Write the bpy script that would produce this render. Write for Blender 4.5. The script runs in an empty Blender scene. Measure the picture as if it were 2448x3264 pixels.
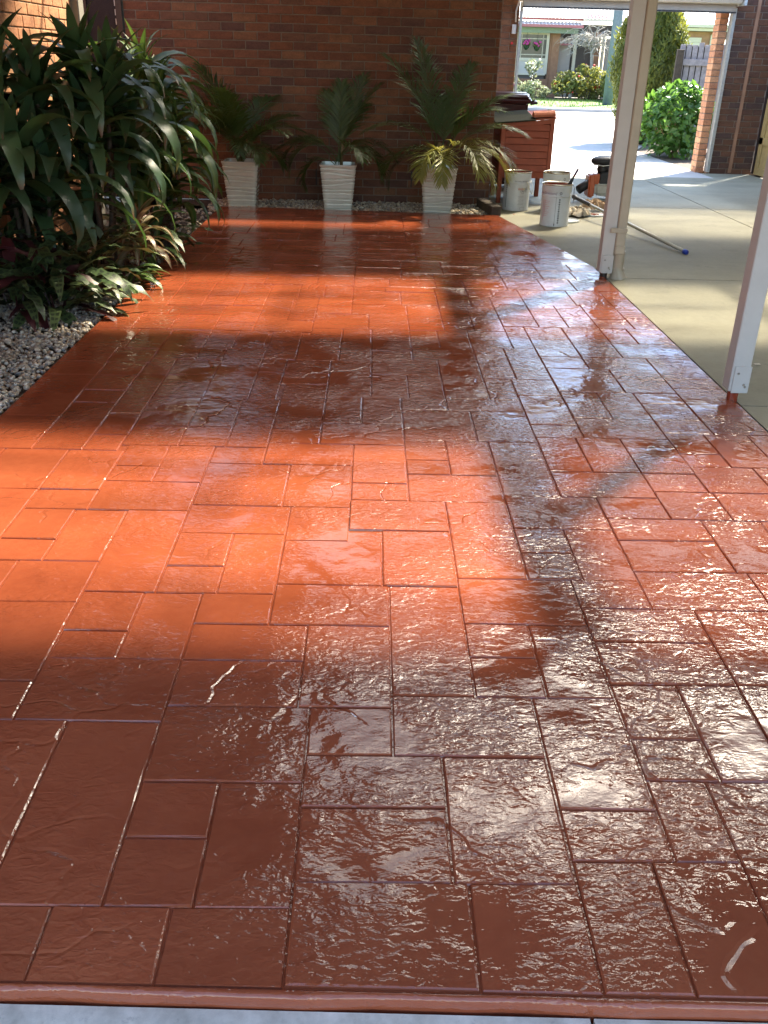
import bpy, bmesh, math, random
from mathutils import Vector, Matrix, Euler
R = math.radians
scene = bpy.context.scene
C = scene.collection

# ------------------------------------------------------------------ camera
cam = bpy.data.cameras.new('camera')
cam.sensor_fit = 'VERTICAL'; cam.sensor_height = 24.0; cam.lens = 21.3235
cam.clip_start = 0.05; cam.clip_end = 800
camo = bpy.data.objects.new('camera', cam); C.objects.link(camo)
right = Vector((0.99966772, -0.00895377, 0.02417169))
down = Vector((0.01765913, -0.44521857, -0.89524777))
fwd = Vector((0.01877753, 0.89537716, -0.44491252))
m = Matrix.Identity(4)
for i in range(3):
    m[i][0] = right[i]; m[i][1] = -down[i]; m[i][2] = -fwd[i]
m[2][3] = 1.42
camo.matrix_world = m
scene.camera = camo

# ------------------------------------------------------------------ world, sun, exposure
SUN_EL, SUN_AZ = 50.0, 38.5           # azimuth from +Y towards +X
w = bpy.data.worlds.new('World'); scene.world = w; w.use_nodes = True
nt = w.node_tree
bg = nt.nodes['Background']
sky = nt.nodes.new('ShaderNodeTexSky'); sky.sky_type = 'NISHITA'; sky.sun_disc = False
sky.sun_elevation = R(SUN_EL); sky.sun_rotation = R(SUN_AZ)
sky.air_density = 1.0; sky.dust_density = 0.6; sky.ozone_density = 1.2
nt.links.new(sky.outputs[0], bg.inputs[0]); bg.inputs[1].default_value = 0.085
sd = bpy.data.lights.new('sun', 'SUN'); sd.energy = 5.0; sd.angle = R(3.0); sd.color = (1.0, 0.93, 0.82)
so = bpy.data.objects.new('sun', sd); C.objects.link(so)
sdir = Vector((math.sin(R(SUN_AZ)) * math.cos(R(SUN_EL)), math.cos(R(SUN_AZ)) * math.cos(R(SUN_EL)), math.sin(R(SUN_EL))))
so.rotation_euler = sdir.to_track_quat('Z', 'Y').to_euler()
so.location = (6, 8, 12)
vs = scene.view_settings
vs.view_transform = 'Standard'; vs.look = 'None'; vs.gamma = 1.0; vs.use_curve_mapping = False
vs.exposure = 2.85
cy = scene.cycles
cy.use_denoising = True
cy.max_bounces = 10; cy.diffuse_bounces = 4; cy.glossy_bounces = 4; cy.transmission_bounces = 6; cy.transparent_max_bounces = 24
cy.caustics_reflective = False; cy.caustics_refractive = False
cy.sample_clamp_indirect = 6.0

# ------------------------------------------------------------------ helpers
class MB:
    """collects geometry; build() links it as one mesh object"""
    def __init__(s): s.v = []; s.f = []; s.mi = []; s.uv = []; s.rnd = []; s.cur = 0
    def add(s, vs_, fs, uv=None, rnd=None):
        n = len(s.v); s.v += [tuple(p) for p in vs_]
        for f in fs:
            s.f.append(tuple(n + i for i in f)); s.mi.append(s.cur)
        if uv is not None: s.uv += uv
        if rnd is not None: s.rnd += [rnd] * len(vs_)
    def box(s, x0, x1, y0, y1, z0, z1, rnd=None):
        s.add([(x0,y0,z0),(x1,y0,z0),(x1,y1,z0),(x0,y1,z0),(x0,y0,z1),(x1,y0,z1),(x1,y1,z1),(x0,y1,z1)],
              [(0,3,2,1),(4,5,6,7),(0,1,5,4),(1,2,6,5),(2,3,7,6),(3,0,4,7)], rnd=rnd)
    def bbox(s, x0, x1, y0, y1, z0, z1, b=0.004):
        """box with chamfered edges"""
        bm = bmesh.new(); bmesh.ops.create_cube(bm, size=1)
        for vv in bm.verts:
            vv.co = Vector(((x0+x1)/2 + vv.co.x*(x1-x0), (y0+y1)/2 + vv.co.y*(y1-y0), (z0+z1)/2 + vv.co.z*(z1-z0)))
        bmesh.ops.bevel(bm, geom=bm.edges[:], offset=b, segments=1, affect='EDGES')
        bm.verts.index_update()
        s.add([vv.co[:] for vv in bm.verts], [[vv.index for vv in f.verts] for f in bm.faces]); bm.free()
    def cyl(s, p, q, r0, r1=None, n=12, caps=True):
        p = Vector(p); q = Vector(q); r1 = r0 if r1 is None else r1
        d = (q - p).normalized(); a = d.orthogonal().normalized(); b = d.cross(a)
        vv = []
        for c, r in ((p, r0), (q, r1)):
            for i in range(n):
                t = 2*math.pi*i/n; vv.append(c + (a*math.cos(t) + b*math.sin(t))*r)
        fs = [(i, (i+1)%n, n+(i+1)%n, n+i) for i in range(n)]
        if caps: fs += [tuple(range(n))[::-1], tuple(range(n, 2*n))]
        s.add(vv, fs)
    def tube(s, pts, rad, n=8):
        pts = [Vector(p) for p in pts]
        rr = rad if isinstance(rad, (list, tuple)) else [rad]*len(pts)
        vv = []; prev = None
        for i, p in enumerate(pts):
            d = (pts[min(i+1, len(pts)-1)] - pts[max(i-1, 0)]).normalized()
            a = d.orthogonal().normalized() if prev is None else (prev - d*prev.dot(d)).normalized()
            prev = a; b = d.cross(a)
            for k in range(n):
                t = 2*math.pi*k/n; vv.append(p + (a*math.cos(t) + b*math.sin(t))*rr[i])
        fs = []
        for i in range(len(pts)-1):
            for k in range(n):
                fs.append((i*n+k, i*n+(k+1)%n, (i+1)*n+(k+1)%n, (i+1)*n+k))
        fs += [tuple(range(n))[::-1], tuple(range((len(pts)-1)*n, len(pts)*n))]
        s.add(vv, fs)
    def lathe(s, prof, c=(0,0,0), n=32, close=True):
        """prof: list of (r,z)"""
        vv = []; fs = []
        for r, z in prof:
            for i in range(n):
                t = 2*math.pi*i/n; vv.append((c[0]+r*math.cos(t), c[1]+r*math.sin(t), c[2]+z))
        for j in range(len(prof)-1):
            for i in range(n):
                fs.append((j*n+i, j*n+(i+1)%n, (j+1)*n+(i+1)%n, (j+1)*n+i))
        if close:
            fs.append(tuple(range(n))[::-1]); fs.append(tuple(range((len(prof)-1)*n, len(prof)*n)))
        s.add(vv, fs)
    def ball(s, c, r, sub=1, sc=(1,1,1), jit=0, rng=None):
        bm = bmesh.new(); bmesh.ops.create_icosphere(bm, subdivisions=sub, radius=1)
        vv = []
        for q in bm.verts:
            k = r*(1 + (rng.uniform(-jit, jit) if rng else 0)); vv.append((c[0]+q.co.x*k*sc[0], c[1]+q.co.y*k*sc[1], c[2]+q.co.z*k*sc[2]))
        s.add(vv, [[q.index for q in f.verts] for f in bm.faces]); bm.free()
    def mesh(s, name, mats, smooth=False):
        me = bpy.data.meshes.new(name); me.from_pydata(s.v, [], s.f)
        for mt in (mats if isinstance(mats, (list, tuple)) else [mats]): me.materials.append(mt)
        if any(s.mi): me.polygons.foreach_set('material_index', s.mi)
        if smooth: me.polygons.foreach_set('use_smooth', [True]*len(me.polygons))
        if s.uv:
            ul = me.uv_layers.new(name='UVMap'); d = []
            for lp in me.loops: d += s.uv[lp.vertex_index]
            ul.data.foreach_set('uv', d)
        if s.rnd:
            at = me.attributes.new('rnd', 'FLOAT', 'POINT'); at.data.foreach_set('value', s.rnd)
        me.update(); return me
    def build(s, name, mats, parent=None, smooth=False, label=None, cat=None, group=None, kind=None, loc=None):
        return link(name, s.mesh(name, mats, smooth), parent, label, cat, group, kind, loc)
def link(name, me, parent=None, label=None, cat=None, group=None, kind=None, loc=None, rot=None, scale=None):
    o = bpy.data.objects.new(name, me); C.objects.link(o)
    if parent: o.parent = parent
    if label: o['label'] = label
    if cat: o['category'] = cat
    if group: o['group'] = group
    if kind: o['kind'] = kind
    if loc: o.location = loc
    if rot: o.rotation_euler = rot
    if scale: o.scale = scale if not isinstance(scale, (int, float)) else (scale,)*3
    return o
def thing(name, label, cat, loc=(0,0,0), rz=0, group=None):
    o = link(name, None, None, label, cat, group, None, loc, (0,0,rz)); o.empty_display_size = 0.1; return o
def smoothed(me, ang=35):
    me.polygons.foreach_set('use_smooth', [True]*len(me.polygons))
    try: me.set_sharp_from_angle(angle=R(ang))
    except Exception: pass
    return me

# ------------------------------------------------------------------ materials
def mat(name):
    mt = bpy.data.materials.new(name); mt.use_nodes = True
    return mt, mt.node_tree, mt.node_tree.nodes['Principled BSDF']
def N(t, typ, **k):
    n = t.nodes.new(typ)
    for a, b in k.items():
        if a.startswith('i_'):
            key = a[2:]; key = int(key) if key.isdigit() else key.replace('_', ' ')
            n.inputs[key].default_value = b
        else: setattr(n, a, b)
    return n
def ramp(t, stops, fac=None, interp='LINEAR'):
    n = t.nodes.new('ShaderNodeValToRGB'); e = n.color_ramp.elements; n.color_ramp.interpolation = interp
    e[0].position, e[0].color = stops[0][0], (*stops[0][1], 1) if len(stops[0][1]) == 3 else stops[0][1]
    e[1].position, e[1].color = stops[-1][0], (*stops[-1][1], 1)
    for p, c in stops[1:-1]:
        q = e.new(p); q.color = (*c, 1)
    if fac is not None: t.links.new(fac, n.inputs[0])
    return n
def noise(t, scale, detail=3, rough=0.55, vec=None, dist=0.0):
    n = N(t, 'ShaderNodeTexNoise', i_Scale=scale, i_Detail=detail, i_Roughness=rough, i_Distortion=dist)
    if vec is not None: t.links.new(vec, n.inputs['Vector'])
    return n
def mapping(t, scale=(1,1,1), src='pos', loc=(0,0,0)):
    if src == 'pos': s_ = t.nodes.new('ShaderNodeNewGeometry').outputs['Position']
    else: s_ = t.nodes.new('ShaderNodeTexCoord').outputs[src]
    mp = t.nodes.new('ShaderNodeMapping'); mp.inputs['Scale'].default_value = scale; mp.inputs['Location'].default_value = loc
    t.links.new(s_, mp.inputs[0]); return mp.outputs[0]
def bump(t, h, strength=0.3, dist=0.01, normal=None):
    b = N(t, 'ShaderNodeBump', i_Strength=strength, i_Distance=dist); t.links.new(h, b.inputs['Height'])
    if normal is not None: t.links.new(normal, b.inputs['Normal'])
    return b.outputs[0]
def math_(t, op, a, b=None, c=None):
    n = t.nodes.new('ShaderNodeMath'); n.operation = op
    for i, x in enumerate((a, b, c)):
        if x is None: continue
        if isinstance(x, (int, float)): n.inputs[i].default_value = x
        else: t.links.new(x, n.inputs[i])
    return n.outputs[0]
def simple(name, col, rough=0.5, var=0.12, scale=8, metal=0.0, bstr=0.0, bscale=60, spec=None, src='pos', coat=0.0):
    mt, t, p = mat(name)
    v = mapping(t, src=src)
    nz = noise(t, scale, 4, 0.6, v)
    lo = tuple(c*(1-var) for c in col); hi = tuple(min(1, c*(1+var)) for c in col)
    rp = ramp(t, [(0.3, lo), (0.7, hi)], nz.outputs['Fac'])
    t.links.new(rp.outputs[0], p.inputs['Base Color'])
    p.inputs['Roughness'].default_value = rough; p.inputs['Metallic'].default_value = metal
    if spec is not None: p.inputs['Specular IOR Level'].default_value = spec
    if coat: p.inputs['Coat Weight'].default_value = coat; p.inputs['Coat Roughness'].default_value = 0.08
    if bstr:
        n2 = noise(t, bscale, 4, 0.6, v); t.links.new(bump(t, n2.outputs['Fac'], bstr, 0.01), p.inputs['Normal'])
    return mt
M = {}
# glossy sealed stamped concrete
def coat_mat():
    mt, t, p = mat('sealed_red_concrete')
    v = mapping(t)
    big = noise(t, 2.3, 3, 0.5, v)
    fine = noise(t, 30, 4, 0.6, v)
    mixf = math_(t, 'ADD', math_(t, 'MULTIPLY', big.outputs['Fac'], 0.7), math_(t, 'MULTIPLY', fine.outputs['Fac'], 0.3))
    rp = ramp(t, [(0.30, (0.275, 0.062, 0.028)), (0.5, (0.335, 0.083, 0.037)), (0.7, (0.385, 0.102, 0.045))], mixf)
    oi = t.nodes.new('ShaderNodeObjectInfo'); tv = ramp(t, [(0.0, (0.90,)*3), (1.0, (1.08,)*3)], oi.outputs['Random'])
    mx = N(t, 'ShaderNodeMix', data_type='RGBA', blend_type='MULTIPLY'); mx.inputs[0].default_value = 1.0
    t.links.new(rp.outputs[0], mx.inputs[6]); t.links.new(tv.outputs[0], mx.inputs[7])
    t.links.new(mx.outputs[2], p.inputs['Base Color'])
    rr = ramp(t, [(0.35, (0.012,)*3), (0.7, (0.04,)*3)], noise(t, 5, 3, 0.6, v).outputs['Fac'])
    t.links.new(rr.outputs[0], p.inputs['Roughness'])
    p.inputs['IOR'].default_value = 1.6
    # relief: slate ripples, chiselled ridges, orange-peel of the sealer
    va = mapping(t, (1.0, 1.7, 1.0))
    rip = noise(t, 30, 2.2, 0.45, va, 0.9)
    vor = N(t, 'ShaderNodeTexVoronoi', feature='SMOOTH_F1', i_Scale=17.0, i_Smoothness=0.35)
    wv = noise(t, 7, 2, 0.5, v)
    vm = t.nodes.new('ShaderNodeVectorMath'); vm.operation = 'MULTIPLY_ADD'; vm.inputs[1].default_value = (0.12,)*3
    t.links.new(wv.outputs['Color'], vm.inputs[0]); t.links.new(va, vm.inputs[2]); t.links.new(vm.outputs[0], vor.inputs['Vector'])
    peel = noise(t, 95, 2, 0.5, v)
    und = noise(t, 6.5, 2, 0.5, v)
    rid = N(t, 'ShaderNodeTexVoronoi', feature='DISTANCE_TO_EDGE', i_Scale=3.4)
    vm2 = t.nodes.new('ShaderNodeVectorMath'); vm2.operation = 'MULTIPLY_ADD'; vm2.inputs[1].default_value = (0.5,)*3
    wv2 = noise(t, 2.6, 3, 0.55, v); t.links.new(wv2.outputs['Color'], vm2.inputs[0]); t.links.new(v, vm2.inputs[2]); t.links.new(vm2.outputs[0], rid.inputs['Vector'])
    ridr = ramp(t, [(0.0, (0,)*3), (0.035, (1,)*3)], rid.outputs['Distance'])
    rmask = ramp(t, [(0.52, (0,)*3), (0.6, (1,)*3)], noise(t, 2.1, 1, 0.5, v).outputs['Fac'])
    ridh = math_(t, 'MULTIPLY', math_(t, 'SUBTRACT', ridr.outputs[0], 1.0), rmask.outputs[0])
    mask = ramp(t, [(0.38, (0.10,)*3), (0.64, (1,)*3)], noise(t, 3.3, 2, 0.5, v).outputs['Fac'])
    h = math_(t, 'MULTIPLY', math_(t, 'ADD', math_(t, 'MULTIPLY', rip.outputs['Fac'], 1.35), math_(t, 'MULTIPLY', vor.outputs['Distance'], 0.5)), mask.outputs[0])
    rip2 = noise(t, 72, 1.5, 0.45, va, 0.5)
    h = math_(t, 'ADD', h, math_(t, 'MULTIPLY', math_(t, 'MULTIPLY', rip2.outputs['Fac'], 0.38), mask.outputs[0]))
    h = math_(t, 'ADD', h, math_(t, 'MULTIPLY', und.outputs['Fac'], 1.5))
    h = math_(t, 'ADD', h, math_(t, 'MULTIPLY', peel.outputs['Fac'], 0.03))
    h = math_(t, 'ADD', h, math_(t, 'MULTIPLY', ridh, 0.5))
    t.links.new(bump(t, h, 1.0, 0.0038), p.inputs['Normal'])
    return mt
M['coat'] = coat_mat()
def concrete(name, lo, hi, scale=1.3, rough=0.75, stain=0.5):
    mt, t, p = mat(name); v = mapping(t)
    a = noise(t, scale, 5, 0.6, v); b = noise(t, 40, 4, 0.7, v); c = noise(t, 0.7, 4, 0.65, mapping(t, (0.6, 2.2, 1)))
    f = math_(t, 'ADD', math_(t, 'MULTIPLY', a.outputs['Fac'], 0.45), math_(t, 'ADD', math_(t, 'MULTIPLY', b.outputs['Fac'], 0.2), math_(t, 'MULTIPLY', c.outputs['Fac'], 0.35)))
    rp = ramp(t, [(0.36, lo), (0.62, hi)], f)
    sn = ramp(t, [(0.30, (1-stain*0.45,)*3), (0.40, (1,)*3)], noise(t, scale*2.3, 5, 0.7, v).outputs['Fac'])
    mx = N(t, 'ShaderNodeMix', data_type='RGBA', blend_type='MULTIPLY'); mx.inputs[0].default_value = 1.0
    t.links.new(rp.outputs[0], mx.inputs[6]); t.links.new(sn.outputs[0], mx.inputs[7])
    t.links.new(mx.outputs[2], p.inputs['Base Color']); p.inputs['Roughness'].default_value = rough
    t.links.new(bump(t, b.outputs['Fac'], 0.25, 0.004), p.inputs['Normal'])
    return mt
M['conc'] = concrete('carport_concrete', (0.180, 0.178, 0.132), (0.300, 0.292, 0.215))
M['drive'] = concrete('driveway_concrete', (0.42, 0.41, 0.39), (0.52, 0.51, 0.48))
M['pale'] = concrete('pale_edge_concrete', (0.40, 0.38, 0.31), (0.85, 0.81, 0.70), 16)
M['road'] = concrete('road_concrete', (0.36, 0.36, 0.36), (0.44, 0.44, 0.43), 0.5)
M['kerb'] = concrete('kerb_concrete', (0.22, 0.22, 0.23), (0.32, 0.32, 0.33), 2)
def brick_mat(name, cols, dark=1.0):
    mt, t, p = mat(name)
    oi = t.nodes.new('ShaderNodeObjectInfo'); at = t.nodes.new('ShaderNodeAttribute'); at.attribute_name = 'rnd'
    rn = math_(t, 'FRACT', math_(t, 'ADD', oi.outputs['Random'], at.outputs['Fac']))
    n = len(cols); rp = ramp(t, [(i/n, tuple(c*dark for c in cols[i])) for i in range(n)], rn, 'CONSTANT')
    v = mapping(t)
    sp = noise(t, 55, 5, 0.7, v); sm = noise(t, 9, 3, 0.6, mapping(t, (1, 1, 2.5)))
    f = math_(t, 'ADD', math_(t, 'MULTIPLY', sp.outputs['Fac'], 0.55), math_(t, 'MULTIPLY', sm.outputs['Fac'], 0.45))
    sc = ramp(t, [(0.34, (0.55,)*3), (0.62, (1.15,)*3)], f)
    mx = N(t, 'ShaderNodeMix', data_type='RGBA', blend_type='MULTIPLY'); mx.inputs[0].default_value = 1.0
    t.links.new(rp.outputs[0], mx.inputs[6]); t.links.new(sc.outputs[0], mx.inputs[7])
    t.links.new(mx.outputs[2], p.inputs['Base Color']); p.inputs['Roughness'].default_value = 0.85
    t.links.new(bump(t, sp.outputs['Fac'], 0.45, 0.006), p.inputs['Normal'])
    return mt
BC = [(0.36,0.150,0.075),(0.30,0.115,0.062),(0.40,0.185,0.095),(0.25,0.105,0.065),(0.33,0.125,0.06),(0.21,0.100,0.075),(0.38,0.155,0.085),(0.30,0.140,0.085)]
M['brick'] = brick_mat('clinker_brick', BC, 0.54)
M['brick_sunlit'] = brick_mat('sunlit_brick', [(0.50,0.235,0.115),(0.44,0.190,0.095),(0.54,0.270,0.135),(0.47,0.205,0.10)], 1.08)  # lighter copy of the clinker brick, sunlight put into its colour
M['brick_mid'] = brick_mat('shaded_orange_brick', [(0.46,0.215,0.11),(0.40,0.175,0.09),(0.50,0.25,0.125),(0.43,0.19,0.095)], 0.5)  # darker copy of the sunlit brick, shade put into its colour
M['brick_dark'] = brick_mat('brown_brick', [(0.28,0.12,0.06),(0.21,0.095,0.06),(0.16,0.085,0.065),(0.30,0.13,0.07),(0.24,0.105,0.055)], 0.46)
M['mortar'] = simple('mortar', (0.20, 0.17, 0.135), 0.95, 0.2, 20, bstr=0.4, bscale=120)
def brick_tex(name, c1, c2, mo):
    mt, t, p = mat(name)
    bt = N(t, 'ShaderNodeTexBrick', i_Scale=1.0); bt.inputs['Color1'].default_value = (*c1,1); bt.inputs['Color2'].default_value = (*c2,1); bt.inputs['Mortar'].default_value = (*mo,1)
    bt.inputs['Brick Width'].default_value = 0.25; bt.inputs['Row Height'].default_value = 0.084; bt.inputs['Mortar Size'].default_value = 0.005
    g = t.nodes.new('ShaderNodeNewGeometry'); sx = t.nodes.new('ShaderNodeSeparateXYZ'); t.links.new(g.outputs['Position'], sx.inputs[0])
    cb = t.nodes.new('ShaderNodeCombineXYZ'); t.links.new(math_(t, 'ADD', sx.outputs[0], sx.outputs[1]), cb.inputs[0]); t.links.new(sx.outputs[2], cb.inputs[1])
    t.links.new(cb.outputs[0], bt.inputs['Vector']); t.links.new(bt.outputs['Color'], p.inputs['Base Color']); p.inputs['Roughness'].default_value = 0.9
    t.links.new(bump(t, math_(t, 'SUBTRACT', 1.0, bt.outputs['Fac']), 0.5, 0.006), p.inputs['Normal'])
    return mt
M['bricktex'] = brick_tex('brick_wall_plain', (0.36,0.15,0.075), (0.27,0.11,0.06), (0.34,0.29,0.23))
M['cream'] = simple('cream_paint', (0.50, 0.46, 0.38), 0.45, 0.06, 5, bstr=0.05, bscale=200)
M['cream2'] = simple('beige_pvc', (0.46, 0.41, 0.32), 0.4, 0.07, 9)
M['post'] = simple('post_paint', (0.55, 0.545, 0.53), 0.5, 0.05, 6, bstr=0.06, bscale=150)
M['screw'] = simple('screw_metal', (0.35, 0.33, 0.30), 0.4, 0.2, 60, metal=0.7)
M['galv'] = simple('galvanised_steel', (0.42, 0.44, 0.42), 0.5, 0.15, 30, metal=0.5)
M['roofpaint'] = simple('cream_roof_sheet', (0.46, 0.44, 0.40), 0.5, 0.06, 2)
M['steel_beam'] = simple('painted_beam', (0.55, 0.50, 0.44), 0.5, 0.06, 3)
M['ceramic'] = simple('celadon_glaze', (0.55, 0.60, 0.54), 0.12, 0.10, 7, coat=0.6)
M['soil'] = simple('potting_soil', (0.035, 0.026, 0.018), 0.95, 0.4, 60, bstr=0.8, bscale=90)
M['earth'] = simple('garden_earth', (0.070, 0.050, 0.034), 0.95, 0.4, 20, bstr=0.8, bscale=60)
M['timber_dark'] = simple('weathered_sleeper', (0.055, 0.042, 0.032), 0.85, 0.4, 25, bstr=0.6, bscale=50)
M['timber_red'] = simple('red_painted_board', (0.36, 0.082, 0.036), 0.6, 0.16, 10, bstr=0.15, bscale=80)
M['terracotta'] = simple('terracotta', (0.46, 0.13, 0.06), 0.7, 0.15, 30, bstr=0.2)
M['lid_grey'] = simple('mossy_grey_sheet', (0.036, 0.040, 0.030), 0.9, 0.25, 40, bstr=0.3, spec=0.05)
M['maroon'] = simple('maroon_plastic', (0.052, 0.012, 0.014), 0.28, 0.15, 20)
M['black'] = simple('black_plastic', (0.016, 0.016, 0.018), 0.5, 0.3, 30)
M['darkpurple'] = simple('brush_handle', (0.075, 0.045, 0.12), 0.4, 0.2, 30)
M['orange'] = simple('orange_plastic', (0.52, 0.11, 0.025), 0.4, 0.1, 20)
M['whitepl'] = simple('white_plastic', (0.62, 0.62, 0.56), 0.4, 0.1, 20)
M['drum'] = simple('white_tinplate', (0.62, 0.66, 0.68), 0.38, 0.07, 12)
M['tin'] = simple('bare_tin_rim', (0.62, 0.58, 0.46), 0.25, 0.15, 40, metal=0.9)
M['redpaint'] = simple('wet_red_coating', (0.26, 0.045, 0.022), 0.15, 0.1, 20)
M['ink_grey'] = simple('grey_print', (0.10, 0.09, 0.11), 0.6, 0.1)
M['ink_orange'] = simple('orange_print', (0.60, 0.14, 0.03), 0.6, 0.1)
M['ink_yellow'] = simple('yellow_print', (0.62, 0.50, 0.06), 0.6, 0.1)
M['ink_purple'] = simple('purple_print', (0.18, 0.10, 0.20), 0.6, 0.1)
M['ink_red'] = simple('red_print', (0.45, 0.10, 0.12), 0.6, 0.1)
M['ink_pink'] = simple('pale_pink_print', (0.60, 0.48, 0.50), 0.6, 0.1)
M['ink_black'] = simple('black_print', (0.03, 0.03, 0.035), 0.6, 0.1)
M['rag'] = simple('stained_rag', (0.62, 0.56, 0.46), 0.95, 0.25, 14, bstr=0.3, bscale=200)
M['rag2'] = simple('tan_rag', (0.52, 0.38, 0.26), 0.95, 0.2, 14, bstr=0.3, bscale=200)
M['alu'] = simple('aluminium_pole', (0.45, 0.44, 0.37), 0.4, 0.1, 30, metal=0.6)
M['blue'] = simple('blue_cap', (0.02, 0.05, 0.35), 0.4, 0.1)
M['red_led'] = simple('red_plastic', (0.6, 0.02, 0.03), 0.4, 0.1)
def sheet_mat(name, lo, hi, tcol, refr=0.58, transl=0.12, dim=1.0):
    mt, t, p = mat(name); t.nodes.remove(p)
    out = t.nodes['Material Output']
    st = noise(t, 1.0, 3, 0.6, mapping(t, (0.3, 4.6, 1.0)))
    dr = noise(t, 1.4, 3, 0.5, mapping(t))
    f = math_(t, 'ADD', math_(t, 'MULTIPLY', st.outputs['Fac'], 0.7), math_(t, 'MULTIPLY', dr.outputs['Fac'], 0.3))
    clear = ramp(t, [(0.36, lo), (0.53, hi)], f)
    # transmission fades towards the long edges, added to soften the sun patches
    uv = t.nodes.new('ShaderNodeUVMap'); sx = t.nodes.new('ShaderNodeSeparateXYZ'); t.links.new(uv.outputs[0], sx.inputs[0])
    ed = math_(t, 'ABSOLUTE', math_(t, 'SUBTRACT', sx.outputs[1], 0.5))
    er = ramp(t, [(0.29, (1,)*3), (0.40, (0.72,)*3), (0.50, (0.06,)*3)], math_(t, 'ADD', ed, math_(t, 'MULTIPLY', math_(t, 'SUBTRACT', dr.outputs['Fac'], 0.5), 0.08)))
    mx = N(t, 'ShaderNodeMix', data_type='RGBA', blend_type='MULTIPLY'); mx.inputs[0].default_value = 1.0
    t.links.new(clear.outputs[0], mx.inputs[6]); t.links.new(er.outputs[0], mx.inputs[7])
    md = N(t, 'ShaderNodeMix', data_type='RGBA', blend_type='MULTIPLY'); md.inputs[0].default_value = 1.0
    t.links.new(mx.outputs[2], md.inputs[6]); md.inputs[7].default_value = (dim, dim, dim, 1)
    tr = t.nodes.new('ShaderNodeBsdfTransparent'); t.links.new(md.outputs[2], tr.inputs[0])
    rf = N(t, 'ShaderNodeBsdfRefraction', i_Roughness=1.0, i_IOR=1.35); wh = N(t, 'ShaderNodeMix', data_type='RGBA', blend_type='MIX'); wh.inputs[0].default_value = 0.55; t.links.new(mx.outputs[2], wh.inputs[6]); wh.inputs[7].default_value = (1.0, 0.97, 0.95, 1); t.links.new(wh.outputs[2], rf.inputs[0])
    tl = N(t, 'ShaderNodeBsdfTranslucent'); tl.inputs[0].default_value = (*tcol, 1)
    m1 = N(t, 'ShaderNodeMixShader'); m1.inputs[0].default_value = refr
    t.links.new(tr.outputs[0], m1.inputs[1]); t.links.new(rf.outputs[0], m1.inputs[2])
    m2 = N(t, 'ShaderNodeMixShader'); m2.inputs[0].default_value = transl
    t.links.new(m1.outputs[0], m2.inputs[1]); t.links.new(tl.outputs[0], m2.inputs[2])
    t.links.new(m2.outputs[0], out.inputs[0]); return mt
M['clear'] = sheet_mat('clear_corrugated_sheet', (0.40,0.35,0.26), (1.0,0.92,0.74), (0.84,0.77,0.60), 0.56, 0.10)
M['clear_added'] = sheet_mat('added_sun_sheet', (0.60,0.55,0.45), (0.95,0.90,0.76), (0.8,0.75,0.6), 0.08, 0.02, 0.62)  # for the added roof strip that lets sun onto the left wall
M['clear_dim'] = sheet_mat('dim_corrugated_sheet', (0.48,0.42,0.32), (1.0,0.92,0.74), (0.84,0.77,0.60), 0.60, 0.08, 0.50)  # dimmer copy of the clear sheet for the right bay
M['blue_sheet'] = sheet_mat('blue_tinted_sheet', (0.16,0.23,0.36), (0.26,0.36,0.54), (0.42,0.62,1.0), 0.3, 0.55, 0.30)
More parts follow.
